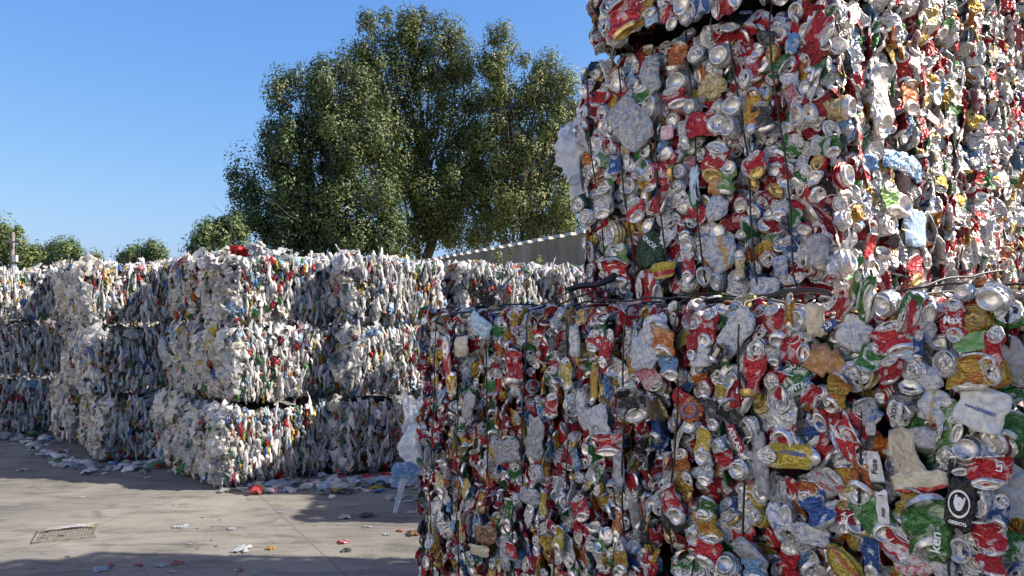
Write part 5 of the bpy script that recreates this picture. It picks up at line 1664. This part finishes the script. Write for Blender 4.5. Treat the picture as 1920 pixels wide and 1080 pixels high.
tree('dark far tree second from the pole over the left film bales', [(62, 484, 18, 14), (80, 474, 14, 16), (98, 468, 12, 12), (108, 478, 12, 12), (92, 494, 54, 14)], 54, 85, 5000, .17, DARK + MIDG[:1], shoots([(100, 458)], (.3, .5)), .2, 'far_tree', 307, sigma=.28, group=FAR)
tree('far tree above the power line, nearest the left stack top', [(118, 474, 18, 16), (130, 472, 16, 16), (142, 486, 22, 14), (162, 492, 18, 12), (120, 496, 40, 12)], 50, 130, 4200, .15, MIDG + DARK[:2], shoots([(126, 455)], (.3, .5)), .16, 'far_tree', 308, sigma=.25, group=FAR)

# concrete boundary wall
a = np.array([1.87, 23.5])
d = np.array([-4.97, 10.0])
d /= np.linalg.norm(d)
wl = empty('concrete_wall', (float(a[0]), float(a[1]), 0), (0, 0, math.atan2(d[1], d[0])))
tag(wl, 'long stained concrete wall with pale coping blocks, running back under the trees', 'wall')
for k in range(6):
    x0 = -7.0 + 5.2 * k
    link('wall_panel', mesh_of('wall_panel', box_g(x0 + 2.59, .01 * (k % 2), 1.99, 5.18, .16, 3.98), M['wall'], False, False), wl)
rw = np.random.default_rng(9)
for k in range(44):
    x0 = -6.8 + .70 * k
    bx = box_g(0, 0, .045, .42 + rw.normal(0, .02), .30, .09)
    o = link('coping_block', mesh_of('coping_block', bx, M['cap'], False, False), wl, (x0 + rw.normal(0, .03), 0, 3.985), (0, rw.normal(0, .02), rw.normal(0, .03)))
wg = leaves_g(rw, [(933, 485, 3, 14), (958, 482, 2, 12), (1010, 485, 2, 10)], 22.0, 240, .07, YELL, .5, .07, 20)
wd_ = wg.V.mean(0)
wp = empty('wall_weed', (float(wd_[0]), float(wd_[1]), 0))
tag(wp, 'thin yellowish weeds growing up in front of the concrete wall', 'weeds')
wg.V = wg.V - np.array([wd_[0], wd_[1], 0], np.float32)
link('weed_leaves', mesh_of('weed_leaves', wg, M['leaf'], False), wp)
st = []
for px in (933, 958, 1010):
    p1 = at_depth(px, 472, 22.0) - [wd_[0], wd_[1], 0]
    st.append(tube_g([[p1[0], p1[1], 0], [p1[0] + .03, p1[1], p1[2] * .5], p1], [.012, .008, .004], 6))
link('weed_stems', mesh_of('weed_stems', join(st), M['bark'], True, False), wp)

# pole and line
pb = at_depth(22, 500, 46)
pole = empty('utility_pole', (float(pb[0]), 46.0, 0))
tag(pole, 'slender grey utility pole in front of the far trees at the left', 'pole')
zt = float(at_depth(22, 436, 46)[2])
link('post', mesh_of('post', tube_g([[0, 0, 0], [0, 0, zt * .5], [.02, 0, zt]], [.15, .13, .10], 10), M['pole'], True, False), pole)
link('crossarm', mesh_of('crossarm', box_g(.1, -.14, zt - .55, .9, .09, .10), M['pole'], False, False), pole)
link('switch_box', mesh_of('switch_box', box_g(.24, -.10, zt - 1.5, .24, .2, .38), M['cap'], False, False), pole)
p0, p1 = np.array([pb[0] + .3, 45.8, zt - .5]), at_depth(345, 512, 34)
t = np.linspace(0, 1, 14)[:, None]
q = p0 + (p1 - p0) * t
q[:, 2] -= .35 * np.sin(t[:, 0] * np.pi)
lo = link('power_line', mesh_of('power_line', tube_g(q - p0, .018, 6), M['wire'], True, False), None, tuple(p0))
tag(lo, 'thin dark cable running from the pole down behind the film bales', 'cable')


# an added hall out of view on the left, bouncing sunlight onto the can wall
hall = empty('fill_light_hall', (-13.5, -4.0, 0))
tag(hall, 'long pale clad hall added out of view on the left to bounce sunlight', 'fill_light_hall')
hw = [box_g(0, 0, 4.0, .3, 26.0, 8.0)]
for k in range(65):
    hw.append(box_g(.165, -12.8 + .4 * k, 4.0, .03, .10, 7.98))
link('wall', mesh_of('wall', join(hw), M['clad'], False, False), hall)
link('fill_hall_roof', mesh_of('fill_hall_roof', box_g(-3.0, 0, 8.12, 7.0, 26.6, .22), M['cap'], False, False), hall)
for y in (-8.0, 0.0, 8.0):
    dr = [box_g(.20, y, 2.0, .06, 4.0, 4.0)] + [box_g(.238, y, .2 + .4 * k, .02, 3.96, .05) for k in range(10)]
    link('fill_hall_door', mesh_of('fill_hall_door', join(dr), M['pole'], False, False), hall)
